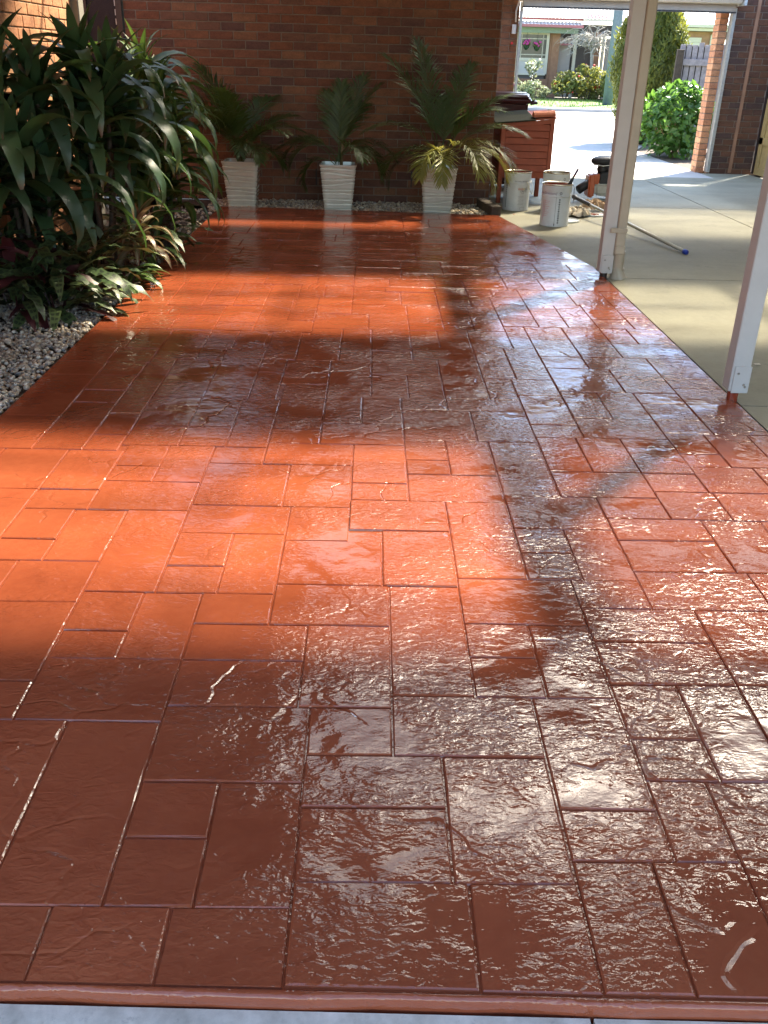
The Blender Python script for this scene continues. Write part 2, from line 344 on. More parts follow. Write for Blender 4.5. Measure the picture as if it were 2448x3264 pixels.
def leaf(name, a, b, rough=0.4, trans=0.35, tcol=None, stripe=None, tip=None, spots=None, edge=None):
    """a,b: colour range over random leaves; UV u across (0..1), v along"""
    mt, t, p = mat(name); out = t.nodes['Material Output']
    oi = t.nodes.new('ShaderNodeObjectInfo'); at = t.nodes.new('ShaderNodeAttribute'); at.attribute_name = 'rnd'
    rn = math_(t, 'FRACT', math_(t, 'ADD', oi.outputs['Random'], at.outputs['Fac']))
    rp = ramp(t, [(0.0, a), (1.0, b)], rn); col = rp.outputs[0]
    uv = t.nodes.new('ShaderNodeUVMap'); sx = t.nodes.new('ShaderNodeSeparateXYZ'); t.links.new(uv.outputs[0], sx.inputs[0])
    uabs = math_(t, 'ABSOLUTE', math_(t, 'SUBTRACT', sx.outputs[0], 0.5))
    def mixc(c1, c2, f):
        mx = N(t, 'ShaderNodeMix', data_type='RGBA'); t.links.new(f, mx.inputs[0]); t.links.new(c1, mx.inputs[6])
        if isinstance(c2, tuple): mx.inputs[7].default_value = (*c2, 1)
        else: t.links.new(c2, mx.inputs[7])
        return mx.outputs[2]
    if stripe:
        f = ramp(t, [(0.04, (1,)*3), (0.22, (0,)*3)], uabs); col = mixc(col, stripe, f.outputs[0])
    if edge:
        f = ramp(t, [(0.30, (0,)*3), (0.46, (1,)*3)], uabs); col = mixc(col, edge, f.outputs[0])
    if spots:
        wv = math_(t, 'SINE', math_(t, 'MULTIPLY', sx.outputs[1], 56.0))
        k = math_(t, 'MULTIPLY', math_(t, 'GREATER_THAN', wv, -0.1), math_(t, 'MULTIPLY', math_(t, 'GREATER_THAN', uabs, 0.05), math_(t, 'LESS_THAN', uabs, 0.34)))
        col = mixc(col, spots, k)
    if tip:
        f = ramp(t, [(0.90, (0,)*3), (0.985, (1,)*3)], math_(t, 'ADD', sx.outputs[1], math_(t, 'MULTIPLY', math_(t, 'SUBTRACT', rn, 0.6), 0.08))); col = mixc(col, tip, f.outputs[0])
    vein = math_(t, 'SINE', math_(t, 'MULTIPLY', sx.outputs[0], 75.0))
    t.links.new(col, p.inputs['Base Color']); p.inputs['Roughness'].default_value = rough
    t.links.new(bump(t, vein, 0.12, 0.002), p.inputs['Normal'])
    if trans:
        tl = t.nodes.new('ShaderNodeBsdfTranslucent')
        if tcol: tl.inputs[0].default_value = (*tcol, 1)
        else: t.links.new(col, tl.inputs[0])
        ms = t.nodes.new('ShaderNodeMixShader'); ms.inputs[0].default_value = trans
        t.links.new(p.outputs[0], ms.inputs[1]); t.links.new(tl.outputs[0], ms.inputs[2]); t.links.new(ms.outputs[0], out.inputs[0])
    return mt
M['leaf_dark'] = leaf('dracaena_leaf', (0.030,0.075,0.042), (0.080,0.145,0.060), 0.32, 0.3, (0.09,0.18,0.04), tip=(0.16,0.09,0.05))
M['leaf_green'] = leaf('striped_dracaena_leaf', (0.040,0.105,0.030), (0.095,0.17,0.050), 0.33, 0.3, (0.10,0.18,0.03), stripe=(0.20,0.27,0.08), tip=(0.20,0.10,0.05))
M['leaf_calathea'] = leaf('rattlesnake_leaf', (0.060,0.11,0.045), (0.11,0.16,0.06), 0.4, 0.2, (0.12,0.09,0.03), spots=(0.018,0.035,0.020))
M['leaf_maroon'] = leaf('maroon_leaf', (0.045,0.012,0.016), (0.10,0.025,0.03), 0.45, 0.2, (0.16,0.02,0.02))
M['leaf_var'] = leaf('variegated_leaf', (0.14,0.16,0.08), (0.20,0.19,0.11), 0.4, 0.3, (0.25,0.2,0.1), stripe=(0.32,0.26,0.18), edge=(0.22,0.09,0.06))
M['leaf_dead'] = leaf('dry_leaf', (0.18,0.10,0.05), (0.28,0.16,0.08), 0.7, 0.2)
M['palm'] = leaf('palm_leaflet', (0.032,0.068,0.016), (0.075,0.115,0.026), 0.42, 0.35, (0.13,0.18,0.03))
M['palm_y'] = leaf('sunny_palm_leaflet', (0.16,0.20,0.035), (0.26,0.26,0.045), 0.42, 0.4, (0.28,0.26,0.05))  # brighter, yellower palm copy with sunlight put into its colour
M['cane'] = simple('palm_cane', (0.16, 0.12, 0.05), 0.6, 0.3, 30)
M['bark'] = simple('stem_bark', (0.075, 0.055, 0.040), 0.9, 0.3, 40, bstr=0.5)
M['pebble'] = brick_mat('river_pebble', [(0.50,0.45,0.36),(0.36,0.32,0.26),(0.58,0.53,0.45),(0.44,0.34,0.23),(0.24,0.22,0.20),(0.54,0.46,0.34),(0.30,0.24,0.17)], 1.25)
M['grass'] = simple('lawn', (0.10, 0.17, 0.035), 0.9, 0.25, 3, bstr=0.8, bscale=50)
M['yard'] = simple('yard_ground', (0.16, 0.14, 0.10), 0.95, 0.2, 1, bstr=0.3)
M['gold'] = leaf('golden_cypress_spray', (0.055,0.090,0.012), (0.135,0.155,0.018), 0.6, 0.30, (0.30,0.31,0.03))
M['hyd'] = leaf('hydrangea_leaf', (0.040,0.105,0.022), (0.070,0.17,0.032), 0.38, 0.4, (0.15,0.30,0.04))
M['rose'] = leaf('rose_leaf', (0.12,0.17,0.045), (0.27,0.25,0.07), 0.5, 0.35, (0.28,0.28,0.05))
M['palegreen'] = leaf('pale_shrub_leaf', (0.18,0.22,0.13), (0.34,0.36,0.20), 0.5, 0.35)
M['fl_red'] = simple('red_rose', (0.55, 0.04, 0.03), 0.6, 0.2, 40)
M['fl_pink'] = simple('magenta_flower', (0.52, 0.06, 0.30), 0.6, 0.2, 40)
M['fl_white'] = simple('white_rose', (0.72, 0.68, 0.62), 0.6, 0.1, 40)
M['twig'] = simple('bare_grey_twig', (0.34, 0.32, 0.29), 0.8, 0.25, 20)
M['fence'] = simple('silvered_paling', (0.27, 0.25, 0.27), 0.85, 0.25, 14, bstr=0.4, bscale=60)
M['pole'] = simple('grey_utility_pole', (0.13, 0.165, 0.225), 0.85, 0.15, 10, bstr=0.3)
M['whiteroof'] = simple('pale_roof_sheet', (0.66, 0.64, 0.63), 0.5, 0.05, 1)
M['redtrim'] = simple('dusty_red_trim', (0.38, 0.14, 0.15), 0.6, 0.1)
M['greentrim'] = simple('sage_green_awning', (0.20, 0.27, 0.20), 0.6, 0.1)
M['farwall'] = simple('grey_render', (0.115, 0.105, 0.10), 0.9, 0.08, 2)
M['farbrick'] = simple('far_brown_brick', (0.30, 0.165, 0.10), 0.9, 0.15, 6)
M['board'] = simple('white_weatherboard', (0.50, 0.48, 0.45), 0.6, 0.06, 2)
M['winframe'] = simple('cream_window_frame', (0.55, 0.52, 0.42), 0.5, 0.05)
M['glass'] = simple('dark_window_glass', (0.055, 0.060, 0.055), 0.08, 0.2, 2)
M['garage'] = simple('cream_garage_door', (0.52, 0.49, 0.41), 0.5, 0.04)
M['yellowtimber'] = simple('yellow_timber', (0.42, 0.30, 0.12), 0.6, 0.15, 10, bstr=0.1)
M['darkmetal'] = simple('dark_brown_metal', (0.028, 0.017, 0.014), 0.5, 0.2, 20)
M['mesh_dark'] = simple('flyscreen_mesh', (0.020, 0.011, 0.010), 0.7, 0.3, 90, bstr=0.5, bscale=300)
M['greyrender'] = simple('grey_rendered_corner', (0.24, 0.22, 0.19), 0.9, 0.1, 8, bstr=0.2)
M['white_small'] = simple('white_switch', (0.62, 0.60, 0.55), 0.4, 0.05)

# ------------------------------------------------------------------ ground and setting
gm = MB(); gm.add([(-150,-60,-0.10),(150,-60,-0.10),(150,260,-0.10),(-150,260,-0.10)], [(0,1,2,3)])
gm.build('ground', M['yard'], kind='structure')
def sheet(name, poly, z, mt, parent=None, th=0.05):
    n = len(poly); g = MB()
    g.add([(x,y,z) for x,y in poly] + [(x,y,z-th) for x,y in poly], [tuple(range(n)), tuple(range(n,2*n))[::-1]] + [(i,(i+1)%n,n+(i+1)%n,n+i)[::-1] for i in range(n)])
    return g.build(name, mt, parent, kind=None if parent else 'structure')
sheet('garden_bed', [(-2.55,0.9),(-1.615,0.9),(-1.615,10.08),(-2.55,10.7)], -0.035, M['earth'])
sheet('gravel_strip_base', [(-2.55,10.10),(1.31,9.86),(1.31,10.745),(-2.55,10.745)], -0.035, M['earth'])
sheet('driveway', [(1.4,14.05),(5.0,14.05),(5.0,18.6),(5.6,20.2),(7.5,24),(9,33.2),(-6,33.2),(-2,22),(1.4,15)], -0.018, M['drive'])
sheet('road', [(-60,33.2),(60,33.2),(60,34.3),(-60,34.3)], -0.03, M['road'])
kb = MB(); kb.bbox(-60,60,34.3,34.55,-0.09,0.09,0.03); kb.build('kerb', M['kerb'], kind='structure')
sheet('front_lawn', [(-60,34.55),(60,34.55),(60,45),(-60,45)], 0.06, M['grass'], th=0.14)
sheet('side_bed', [(5.02,15.15),(9,15.15),(9,24),(7.6,24),(5.62,20.2),(5.02,18.6)], -0.02, M['earth'])
# carport concrete cast in bays, each bay a piece
bays = link('carport_floor', None, kind='structure')
def bay(poly): 
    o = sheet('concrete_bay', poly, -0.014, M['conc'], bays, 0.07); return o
g_ = 0.006
bay([(1.775,0.3),(3.85-g_,0.3),(3.85-g_,4.09-g_),(1.775,4.09-g_)])
bay([(3.85+g_,0.3),(5.74,0.3),(5.74,4.09-g_),(3.85+g_,4.09-g_)])
bay([(1.775,4.09+g_),(3.85-g_,4.09+g_),(3.85-g_,6.93-g_),(1.775,6.93-g_)])
bay([(3.85+g_,4.09+g_),(5.74,4.09+g_),(5.74,6.93-g_),(3.85+g_,6.93-g_)])
bay([(1.775,6.93+g_),(3.85-g_,6.93+g_),(3.85-g_,10.8-g_),(1.33,10.8-g_),(1.33,9.83),(1.775,7.25)])
bay([(3.85+g_,6.93+g_),(5.74,6.93+g_),(5.74,10.8-g_),(3.85+g_,10.8-g_)])
bay([(1.33,10.8+g_),(3.85-g_,10.8+g_),(3.85-g_,13.6-g_),(1.33,13.6-g_)])
bay([(3.85+g_,10.8+g_),(5.74,10.8+g_),(5.74,13.6-g_),(3.85+g_,13.6-g_)])
bay([(1.33,13.6+g_),(5.74,13.6+g_),(5.74,14.7),(5.0,14.7),(5.0,14.045),(1.33,14.045)])
FY = lambda x: 1.027-0.019*x
# pale concrete edge in front of the slab, two pieces with a butt joint
pe = link('pale_concrete_edge', None, kind='structure')
for a, b in ((-3.0, 0.395), (0.402, 3.0)):
    e_ = MB(); e_.add([(a,0.3,-0.034),(b,0.3,-0.034),(b,FY(b)-0.019,-0.034),(a,FY(a)-0.019,-0.034),(a,0.3,-0.14),(b,0.3,-0.14),(b,FY(b)-0.019,-0.14),(a,FY(a)-0.019,-0.14)],[(0,1,2,3),(4,7,6,5),(0,4,5,1),(1,5,6,2),(2,6,7,3),(3,7,4,0)]); e_.build('coping_piece', M['pale'], pe)

# ------------------------------------------------------------------ stamped slab
RECTS = "0,25,0,16;25,49,0,16;49,67,0,16;67,103,0,16;103,125,0,16;125,147,0,16;147,181,0,22;181,202,0,22;218,236,0,28;236,261,0,51;261,293,0,22;293,318,0,51;318,336,0,51;202,218,0,28;0,18,16,69;18,43,16,41;43,65,16,41;65,90,16,69;90,112,16,69;112,129,16,33;129,147,16,49;261,293,22,51;147,178,22,42;178,202,22,58;202,223,28,42;223,236,28,51;112,129,33,49;18,43,41,69;43,65,41,69;147,178,42,58;202,223,42,80;112,147,49,75;223,240,51,65;240,256,51,86;256,281,51,86;281,311,51,86;311,336,51,86;147,167,58,75;167,202,58,80;223,240,65,86;0,19,69,84;19,55,69,84;55,77,69,84;77,112,69,94;112,144,75,94;144,167,75,111;167,188,80,133;188,206,80,97;206,223,80,113;0,25,84,121;25,52,84,121;52,77,84,121;223,256,86,105;256,281,86,122;281,314,86,122;314,336,86,122;77,95,94,107;95,112,94,127;112,144,94,111;188,206,97,113;223,256,105,122;77,95,107,127;112,133,111,127;133,167,111,133;188,223,113,138;0,30,121,145;30,52,121,145;52,77,121,145;280,305,122,144;305,336,122,144;223,244,122,138;244,280,122,144;77,98,127,181;98,116,127,143;116,133,127,165;133,165,133,161;165,188,133,169;188,210,138,192;210,227,138,155;227,244,138,172;98,116,143,165;244,277,144,165;277,298,144,181;298,318,144,181;318,336,144,181;0,25,145,159;25,59,145,159;59,77,145,181;210,227,155,172;0,21,159,197;21,41,159,197;41,59,159,181;133,154,161,186;244,277,165,181;98,133,165,186;154,188,169,192;210,244,172,198;41,63,181,197;63,98,181,205;244,267,181,198;267,289,181,204;289,312,181,204;312,336,181,204;130,154,186,223;98,130,186,223;154,175,192,207;175,210,192,216;0,16,197,234;16,41,197,234;41,63,197,234;210,231,198,251;231,267,198,221;267,288,204,221;288,313,204,228;313,336,204,228;63,80,205,219;80,98,205,240;154,175,207,245;175,192,216,230;192,210,216,251;63,80,219,240;231,248,221,236;248,267,221,257;267,288,221,257;98,119,223,240;119,154,223,245;288,305,228,242;305,324,228,264;324,336,228,264;175,192,230,251;0,26,234,255;26,46,234,290;46,60,234,251;231,248,236,257;60,83,240,262;83,102,240,262;102,119,240,273;288,305,242,264;119,140,245,261;140,175,245,269;46,60,251,276;175,206,251,288;206,231,251,288;0,26,255,272;231,252,257,272;252,288,257,281;119,140,261,321;60,83,262,299;83,102,262,299;288,310,264,281;310,336,264,288;140,157,269,304;157,175,269,304;0,26,272,329;231,252,272,311;102,119,273,298;46,60,276,332;252,270,281,318;270,288,281,318;288,310,281,303;175,196,288,304;196,231,288,304;310,336,288,303;26,46,290,307;104,117,298,339;60,83,299,332;83,104,299,338;288,310,303,318;310,336,303,326;140,161,304,360;161,179,304,339;179,196,304,339;196,217,304,364;217,231,304,335;26,46,307,329;231,252,311,335;252,285,318,355;285,310,318,355;117,140,321,338;310,336,326,341;0,26,329,351;26,46,329,351;47,60,332,357;60,83,332,357;217,234,335,390;234,252,335,390;83,104,338,363;117,140,338,360;104,117,339,361;161,196,339,364;310,336,341,376;0,25,351,376;25,47,351,376;252,275,355,376;275,310,355,376;69,83,357,380;47,69,357,415;121,144,360,407;144,161,360,394;104,121,361,378;83,104,363,380;161,183,364,381;183,217,364,390;0,28,376,415;28,47,376,415;252,275,376,410;275,298,376,394;298,336,376,405;104,121,378,415;85,102,380,415;69,85,380,415;161,183,381,424;183,199,390,424;199,217,390,424;217,240,390,424;240,252,390,437;144,161,394,424;275,298,394,437;314,336,405,437;298,314,405,437;126,144,407,424;252,275,410,437;0,22,415,450;22,44,415,450;44,69,415,450;69,92,415,433;92,126,415,441;126,159,424,459;159,183,424,459;183,204,424,485;204,222,424,485;222,240,424,485;69,92,433,475;240,262,437,492;262,280,437,492;280,298,437,492;298,320,437,459;320,336,437,462;92,110,441,496;110,126,441,466;0,36,450,470;36,69,450,473;126,148,459,478;298,320,459,496;148,183,459,485;320,336,462,479;112,126,466,504;0,13,470,515;13,31,470,513;31,53,473,537;53,72,475,500;72,92,475,508;126,148,478,504;320,336,479,537;226,240,485,512;148,180,485,522;180,204,485,522;204,226,485,537;240,262,492,512;262,296,492,537;296,320,496,537;92,112,496,537;53,72,500,537;129,148,504,537;112,129,504,537;72,92,508,537;243,262,512,537;226,243,512,537;13,31,513,537;0,13,515,537;148,170,522,537;170,204,522,537;0,33,537,560;33,56,537,559;56,85,537,559;85,122,537,569;122,148,537,569;148,173,537,563;173,206,537,563;206,226,537,567;226,256,537,567;256,282,537,574;282,305,537,574;305,336,537,574;33,56,559,589;56,85,559,589;0,33,560,589;148,182,563,584;182,206,563,584;206,236,567,584;236,256,567,584;85,119,569,604;119,148,569,604;256,287,574,597;287,312,574,604;312,336,574,604;148,183,584,601;183,214,584,630;214,256,584,612;0,20,589,610;20,50,589,610;50,85,589,617;256,287,597,630;148,183,601,630;85,121,604,642;121,148,604,642;287,314,604,630;314,336,604,630;0,30,610,642;30,50,610,642;214,256,612,630;50,85,617,642;148,177,630,658;177,196,630,658;196,233,630,658;233,261,630,676;261,293,630,656;293,336,630,652;0,33,642,675;33,54,642,675;54,82,642,675;82,112,642,683;112,148,642,664;293,336,652,678;261,293,656,678;148,176,658,677;176,196,658,677;196,233,658,676;112,148,664,683;0,29,675,709;29,49,675,709;49,82,675,709;196,229,676,709;229,261,676,709;148,167,677,709;167,196,677,709;261,305,678,709;305,336,678,709;82,120,683,709;120,148,683,709;0,37,709,743;37,68,709,743;68,96,709,743;96,128,709,743;128,151,709,743;151,190,709,743;190,231,709,728;231,264,709,733;264,303,709,730;303,336,709,751;190,231,728,761;264,303,730,751;231,264,733,761;0,25,743,778;25,48,743,778;48,75,743,770;75,96,743,770;96,134,743,773;134,166,743,770;166,190,743,770;264,293,751,795;293,336,751,770;190,228,761,795;228,264,761,795;48,72,770,802;72,96,770,802;134,159,770,802;159,190,770,802;293,336,770,795;96,134,773,802;0,20,778,802;20,48,778,802;190,215,795,825;215,238,795,825;238,275,795,820;275,307,795,830;307,336,795,830;0,21,802,820;21,51,802,820;51,83,802,830;83,125,802,815;125,163,802,826;163,190,802,826;83,125,815,835;0,27,820,849;27,51,820,849;238,275,820,842;190,216,825,842;216,238,825,842;125,156,826,857;156,190,826,857;51,83,830,849;275,304,830,856;304,336,830,856;83,125,835,857;190,228,842,876;228,256,842,869;256,275,842,869;0,42,849,872;42,83,849,878;275,300,856,897;300,336,856,880;83,108,857,897;108,144,857,881;144,163,857,873;163,190,857,873;228,249,869,897;249,275,869,897;0,42,872,897;144,167,873,897;167,190,873,897;190,228,876,897;42,83,878,897;300,336,880,897;108,144,881,897"
XL_, YB_ = -1.60, 1.03
slab = MB()
FY = lambda x: 1.027-0.019*x
P = [(-1.60,FY(-1.6)),(1.755,FY(1.755)),(1.755,7.25),(1.31,9.83),(-1.60,10.06)]
n = len(P)
slab.add([(x,y,-0.0055) for x,y in P]+[(x,y,-0.12) for x,y in P], [tuple(range(n))]+[(i,n+i,n+(i+1)%n,(i+1)%n) for i in range(n)])
patio = slab.build('stamped_patio', M['coat'], kind='structure')
prof = [(-0.0035,-0.0055),(-0.0035,-0.001),(-0.005,0.0)]+[(-0.008-0.009*math.sin(R(a)), -0.012+0.012*math.cos(R(a))) for a in range(0,91,15)]+[(-0.0168,-0.022),(-0.011,-0.045),(-0.008,-0.13)]
bn = MB(); xs = [-1.6+3.355*i/60 for i in range(61)]; rg = random.Random(3)
for i, x in enumerate(xs):
    j = 0.0018*math.sin(x*9.1)+0.0012*math.sin(x*23.7+1)+rg.uniform(-0.0008,0.0008)
    bn.v += [(x, FY(x)+y+(j if k>2 else 0), z) for k,(y,z) in enumerate(prof)]
q = len(prof)
for i in range(60):
    for k in range(q-1): bn.f.append((i*q+k,i*q+k+1,(i+1)*q+k+1,(i+1)*q+k)); bn.mi.append(0)
bo = bn.build('bullnose_edge', M['coat'], patio, smooth=True)
# small dark crack through the bullnose
def clip_poly(pts, a, b):
    """keep the part of pts left of line a->b"""
    out = []; nx, ny = -(b[1]-a[1]), b[0]-a[0]
    d = [(p[0]-a[0])*nx+(p[1]-a[1])*ny for p in pts]
    for i in range(len(pts)):
        j = (i+1) % len(pts)
        if d[i] >= 0: out.append(pts[i])
        if d[i]*d[j] < 0:
            s_ = d[i]/(d[i]-d[j]); out.append((pts[i][0]+(pts[j][0]-pts[i][0])*s_, pts[i][1]+(pts[j][1]-pts[i][1])*s_))
    return out
rg = random.Random(11)
def paver_geo(x0,x1,y0,y1):
    def side(a,b):
        L = math.hypot(b[0]-a[0],b[1]-a[1]); k = max(1,int(L/0.075)); return [(a[0]+(b[0]-a[0])*i/k, a[1]+(b[1]-a[1])*i/k) for i in range(k)]
    c = [(x0,y0),(x1,y0),(x1,y1),(x0,y1)]
    out = []
    for i in range(4): out += side(c[i], c[(i+1)%4])
    for a,b in (((-1.7,FY(-1.7)+0.001),(1.8,FY(1.8)+0.001)),((1.757,7.25),(1.312,9.83)), ((1.312,9.83),(-1.6,10.06))):
        out = clip_poly(out, a, b)
        if len(out) < 3: return None
    cx = sum(p[0] for p in out)/len(out); cy_ = sum(p[1] for p in out)/len(out)
    tx, ty = rg.uniform(-0.006,0.006), rg.uniform(-0.006,0.006); hz = rg.uniform(-0.0012,0.0012)
    def ring(ins, z, j, tilt):
        vv = []
        for x,y in out:
            dx, dy = x-cx, y-cy_; k = ins*1.25
            sx = math.copysign(min(abs(dx),k),dx)*(1 if abs(dx)>0.75*max(abs(x0-cx),abs(x1-cx)) else 0.15)
            sy = math.copysign(min(abs(dy),k),dy)*(1 if abs(dy)>0.75*max(abs(y0-cy_),abs(y1-cy_)) else 0.15)
            vv.append((x-sx+rg.uniform(-j,j), y-sy+rg.uniform(-j,j), z+(hz+dx*tx+dy*ty)*tilt))
        return vv
    wj = rg.uniform(0.9,1.7); a = ring(0.0010*wj,-0.0052,0.0,0); b = ring(0.0018*wj,-0.0020,0.0006,1); cc = ring(0.0036*wj,0.0,0.0009,1)
    n_ = len(out)
    fs = [(i,(i+1)%n_,n_+(i+1)%n_,n_+i) for i in range(n_)]+[(n_+i,n_+(i+1)%n_,2*n_+(i+1)%n_,2*n_+i) for i in range(n_)]+[tuple(range(2*n_,3*n_))]
    return a+b+cc, fs
rest = MB(); cnt = 0
for s_ in RECTS.split(';'):
    a,b,c,d = (int(k) for k in s_.split(','))
    y0 = YB_+c*0.01 if c > 0 else 0.99
    gq = paver_geo(XL_+a*0.01, min(XL_+b*0.01,1.753), y0, YB_+d*0.01)
    if gq is None: continue
    if cnt < 290:
        pm = MB(); pm.add(*gq); pm.build('paver', M['coat'], patio); cnt += 1
    else: rest.add(*gq)
rest.build('far_pavers', M['coat'], patio, kind='stuff')

# ------------------------------------------------------------------ brick walls
def brick_mesh(nm, L=0.24, H=0.074, D=0.05, mt=None):
    b = MB(); b.bbox(0,L,0,D,0,H,0.003); return b.mesh(nm, mt)
def brick_wall(name, label, org, ang, length, z0, z1, mt, thick=0.22, pick=None, seed=1, cat='brick wall', maxn=298):
    """wall whose face runs from org along ang; outward face is the local -y side"""
    rg = random.Random(seed)
    core = MB(); core.box(0,length,0.007,thick,z0,z1)
    wl = core.build(name, M['mortar'], label=label, cat=cat, loc=(org[0],org[1],0)); wl.rotation_euler = (0,0,ang)
    full = brick_mesh('brick', mt=mt); half = brick_mesh('brick', 0.115, mt=mt); nb = 0
    other = MB(); row = 0; z = z0+0.006
    while z+0.074 < z1+0.01:
        x = 0.004 - (0.125 if row%2 else 0.0)
        while x < length-0.01:
            a = max(x,0.004); b = min(x+0.24, length-0.004)
            if b-a > 0.03:
                if nb < maxn and (pick is None or pick(a,b,z)):
                    me = full if b-a > 0.2 else half; base = 0.24 if b-a > 0.2 else 0.115
                    link('brick', me, wl, loc=(a, rg.uniform(-0.002,0.0018), z+rg.uniform(-0.001,0.001)), rot=(0,0,rg.uniform(-0.004,0.004)), scale=((b-a)/base,1,1)); nb += 1
                else:
                    other.box(a,b,rg.uniform(-0.002,0.001),0.05,z,z+0.074, rnd=rg.random())
            x += 0.25
        z += 0.084; row += 1
    if other.v: other.build('hidden_bricks', mt, wl, kind='stuff')
    return wl
WZ = 2.47
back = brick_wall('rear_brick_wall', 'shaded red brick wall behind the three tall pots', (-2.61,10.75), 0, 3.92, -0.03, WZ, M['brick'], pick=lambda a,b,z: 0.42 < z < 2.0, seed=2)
# two dark weep slots
for x in (-0.63, 0.43):
    s_ = MB(); s_.box(x-0.006,x+0.006,10.735,10.749,0.15,0.32); so_ = s_.build('weep_slot', M['black'], back); so_.location = (2.61,-10.75,0)
left = brick_wall('left_brick_wall', 'sunlit orange brick wall behind the big strap-leaved plants', (-2.56,0.9), R(90), 7.85, -0.03, WZ, M['brick_sunlit'], pick=lambda a,b,z: a > 4.9 and z < 2.1, seed=5)
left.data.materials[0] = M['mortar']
# bricks face +X: local -y after 90deg rotation points to +X
cp = MB(); cp.bbox(-2.66,-2.50,8.76,8.92,-0.03,WZ,0.01)
cp.build('corner_column', M['greyrender'], label='grey rendered corner column beside the dark screen door', cat='column')
rc = MB(); rc.box(-3.50,-3.40,8.7,10.97,-0.03,WZ); rc.box(-3.40,-2.66,8.80,8.90,-0.03,WZ)
rc.build('recess_wall', M['bricktex'], label='brick side wall of the dark door recess', cat='brick wall')
sdp = thing('screen_door', 'dark brown flyscreen door in the recess beside the rear wall', 'door', (-2.82,10.72,0))
b = MB(); b.box(-0.58,0.20,0.03,0.08,-0.03,WZ); b.build('door_panel', M['mesh_dark'], sdp)
b = MB(); b.box(-0.20,-0.16,0,0.03,0,2.2); b.box(0.14,0.20,-0.005,0.03,0,2.3); b.box(-0.16,0.14,0,0.028,2.06,2.14); b.box(-0.16,0.14,0,0.028,0.9,0.97); b.build('door_frame', M['darkmetal'], sdp)
b = MB(); 
for k in range(14): b.box(0.131,0.139,-0.004,0.0,1.0+k*0.085,1.055+k*0.085)
b.build('door_seal_strip', M['galv'], sdp)
sw = MB(); sw.box(1.09,1.309,10.98,14.8,-0.03,WZ); sw.build('side_brick_wall', M['bricktex'], label='brick side wall running back to the garage door', cat='brick wall')
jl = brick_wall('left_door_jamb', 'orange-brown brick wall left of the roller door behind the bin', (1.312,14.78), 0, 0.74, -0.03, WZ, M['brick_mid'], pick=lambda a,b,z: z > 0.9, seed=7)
pr = MB(); pr.box(0.008,0.117,0.008,0.232,-0.03,2.47)
pr = pr.build('right_door_pier', M['mortar'], label='narrow sunlit brick pier at the right edge of the door opening', cat='brick pier', loc=(4.965,14.86,0))
fb_ = MB(); fb_.bbox(0,0.125,0,0.24,0,0.074,0.004); fb_ = fb_.mesh('brick', M['brick_sunlit']); hb_ = MB(); hb_.bbox(0,0.125,0,0.115,0,0.074,0.004); hb_ = hb_.mesh('brick', M['brick_sunlit'])
for i in range(29):
    z_ = -0.02+i*0.084
    if i % 2: link('brick', fb_, pr, loc=(0,0,z_))
    else: link('brick', hb_, pr, loc=(0,0,z_)); link('brick', hb_, pr, loc=(0,0.125,z_))
wr = brick_wall('right_brick_wall', 'dark brown brick wall right of the roller door', (5.145,14.74), 0, 0.64, -0.03, WZ, M['brick_dark'], seed=9)
ej = MB(); ej.box(5.425,5.475,14.726,14.734,0.0,WZ); eo = ej.build('pale_wall_strip', M['farbrick'], wr); eo.location = (-5.145,-14.74,0)  # vertical strip, paler than the bricks around it
rw = MB(); rw.box(5.79,5.99,0.3,13.05,-0.03,WZ); rw.box(5.79,5.99,13.05,14.74,2.1,WZ); rw.build('carport_side_wall', M['bricktex'], label='long brick side wall closing the carport on the right', cat='brick wall')
gd = thing('side_door', 'yellow timber panelled door in the right carport wall', 'door', (5.80,13.95,0))
b = MB(); b.box(0.01,0.05,-0.82,0.76,0.02,2.05); b.build('door_slab', M['yellowtimber'], gd)
for (y0,y1,z0,z1) in ((-0.74,0.70,0.0,0.10),(-0.74,0.70,0.42,0.52),(-0.74,0.70,1.04,1.18),(-0.74,0.70,1.92,2.05),(0.58,0.70,0.1,2.0),(-0.74,-0.62,0.1,2.0),(-0.06,0.06,0.1,2.0)):
    b = MB(); b.bbox(-0.012,0.009,y0,y1,z0,z1,0.003); b.build('door_rail', M['yellowtimber'], gd)
b = MB(); b.box(-0.02,0.06,0.71,0.78,0,2.1); b.box(-0.02,0.06,-0.86,-0.77,0,2.1); b.build('door_frame', M['darkmetal'], gd)
ch = MB(); ch.box(5.095,5.140,14.72,14.735,0,2.2); ch.box(5.095,5.102,14.735,14.85,0,2.2); ch.box(5.130,5.140,14.735,14.738,0,2.2)
ch.build('door_guide_channel', M['galv'], label='tall grey steel guide channel against the brick pier', cat='door track')
ch = MB(); ch.box(2.055,2.09,14.70,14.76,0.9,2.2); ch.build('left_guide_channel', M['galv'], label='grey steel guide channel on the left brick jamb', cat='door track')
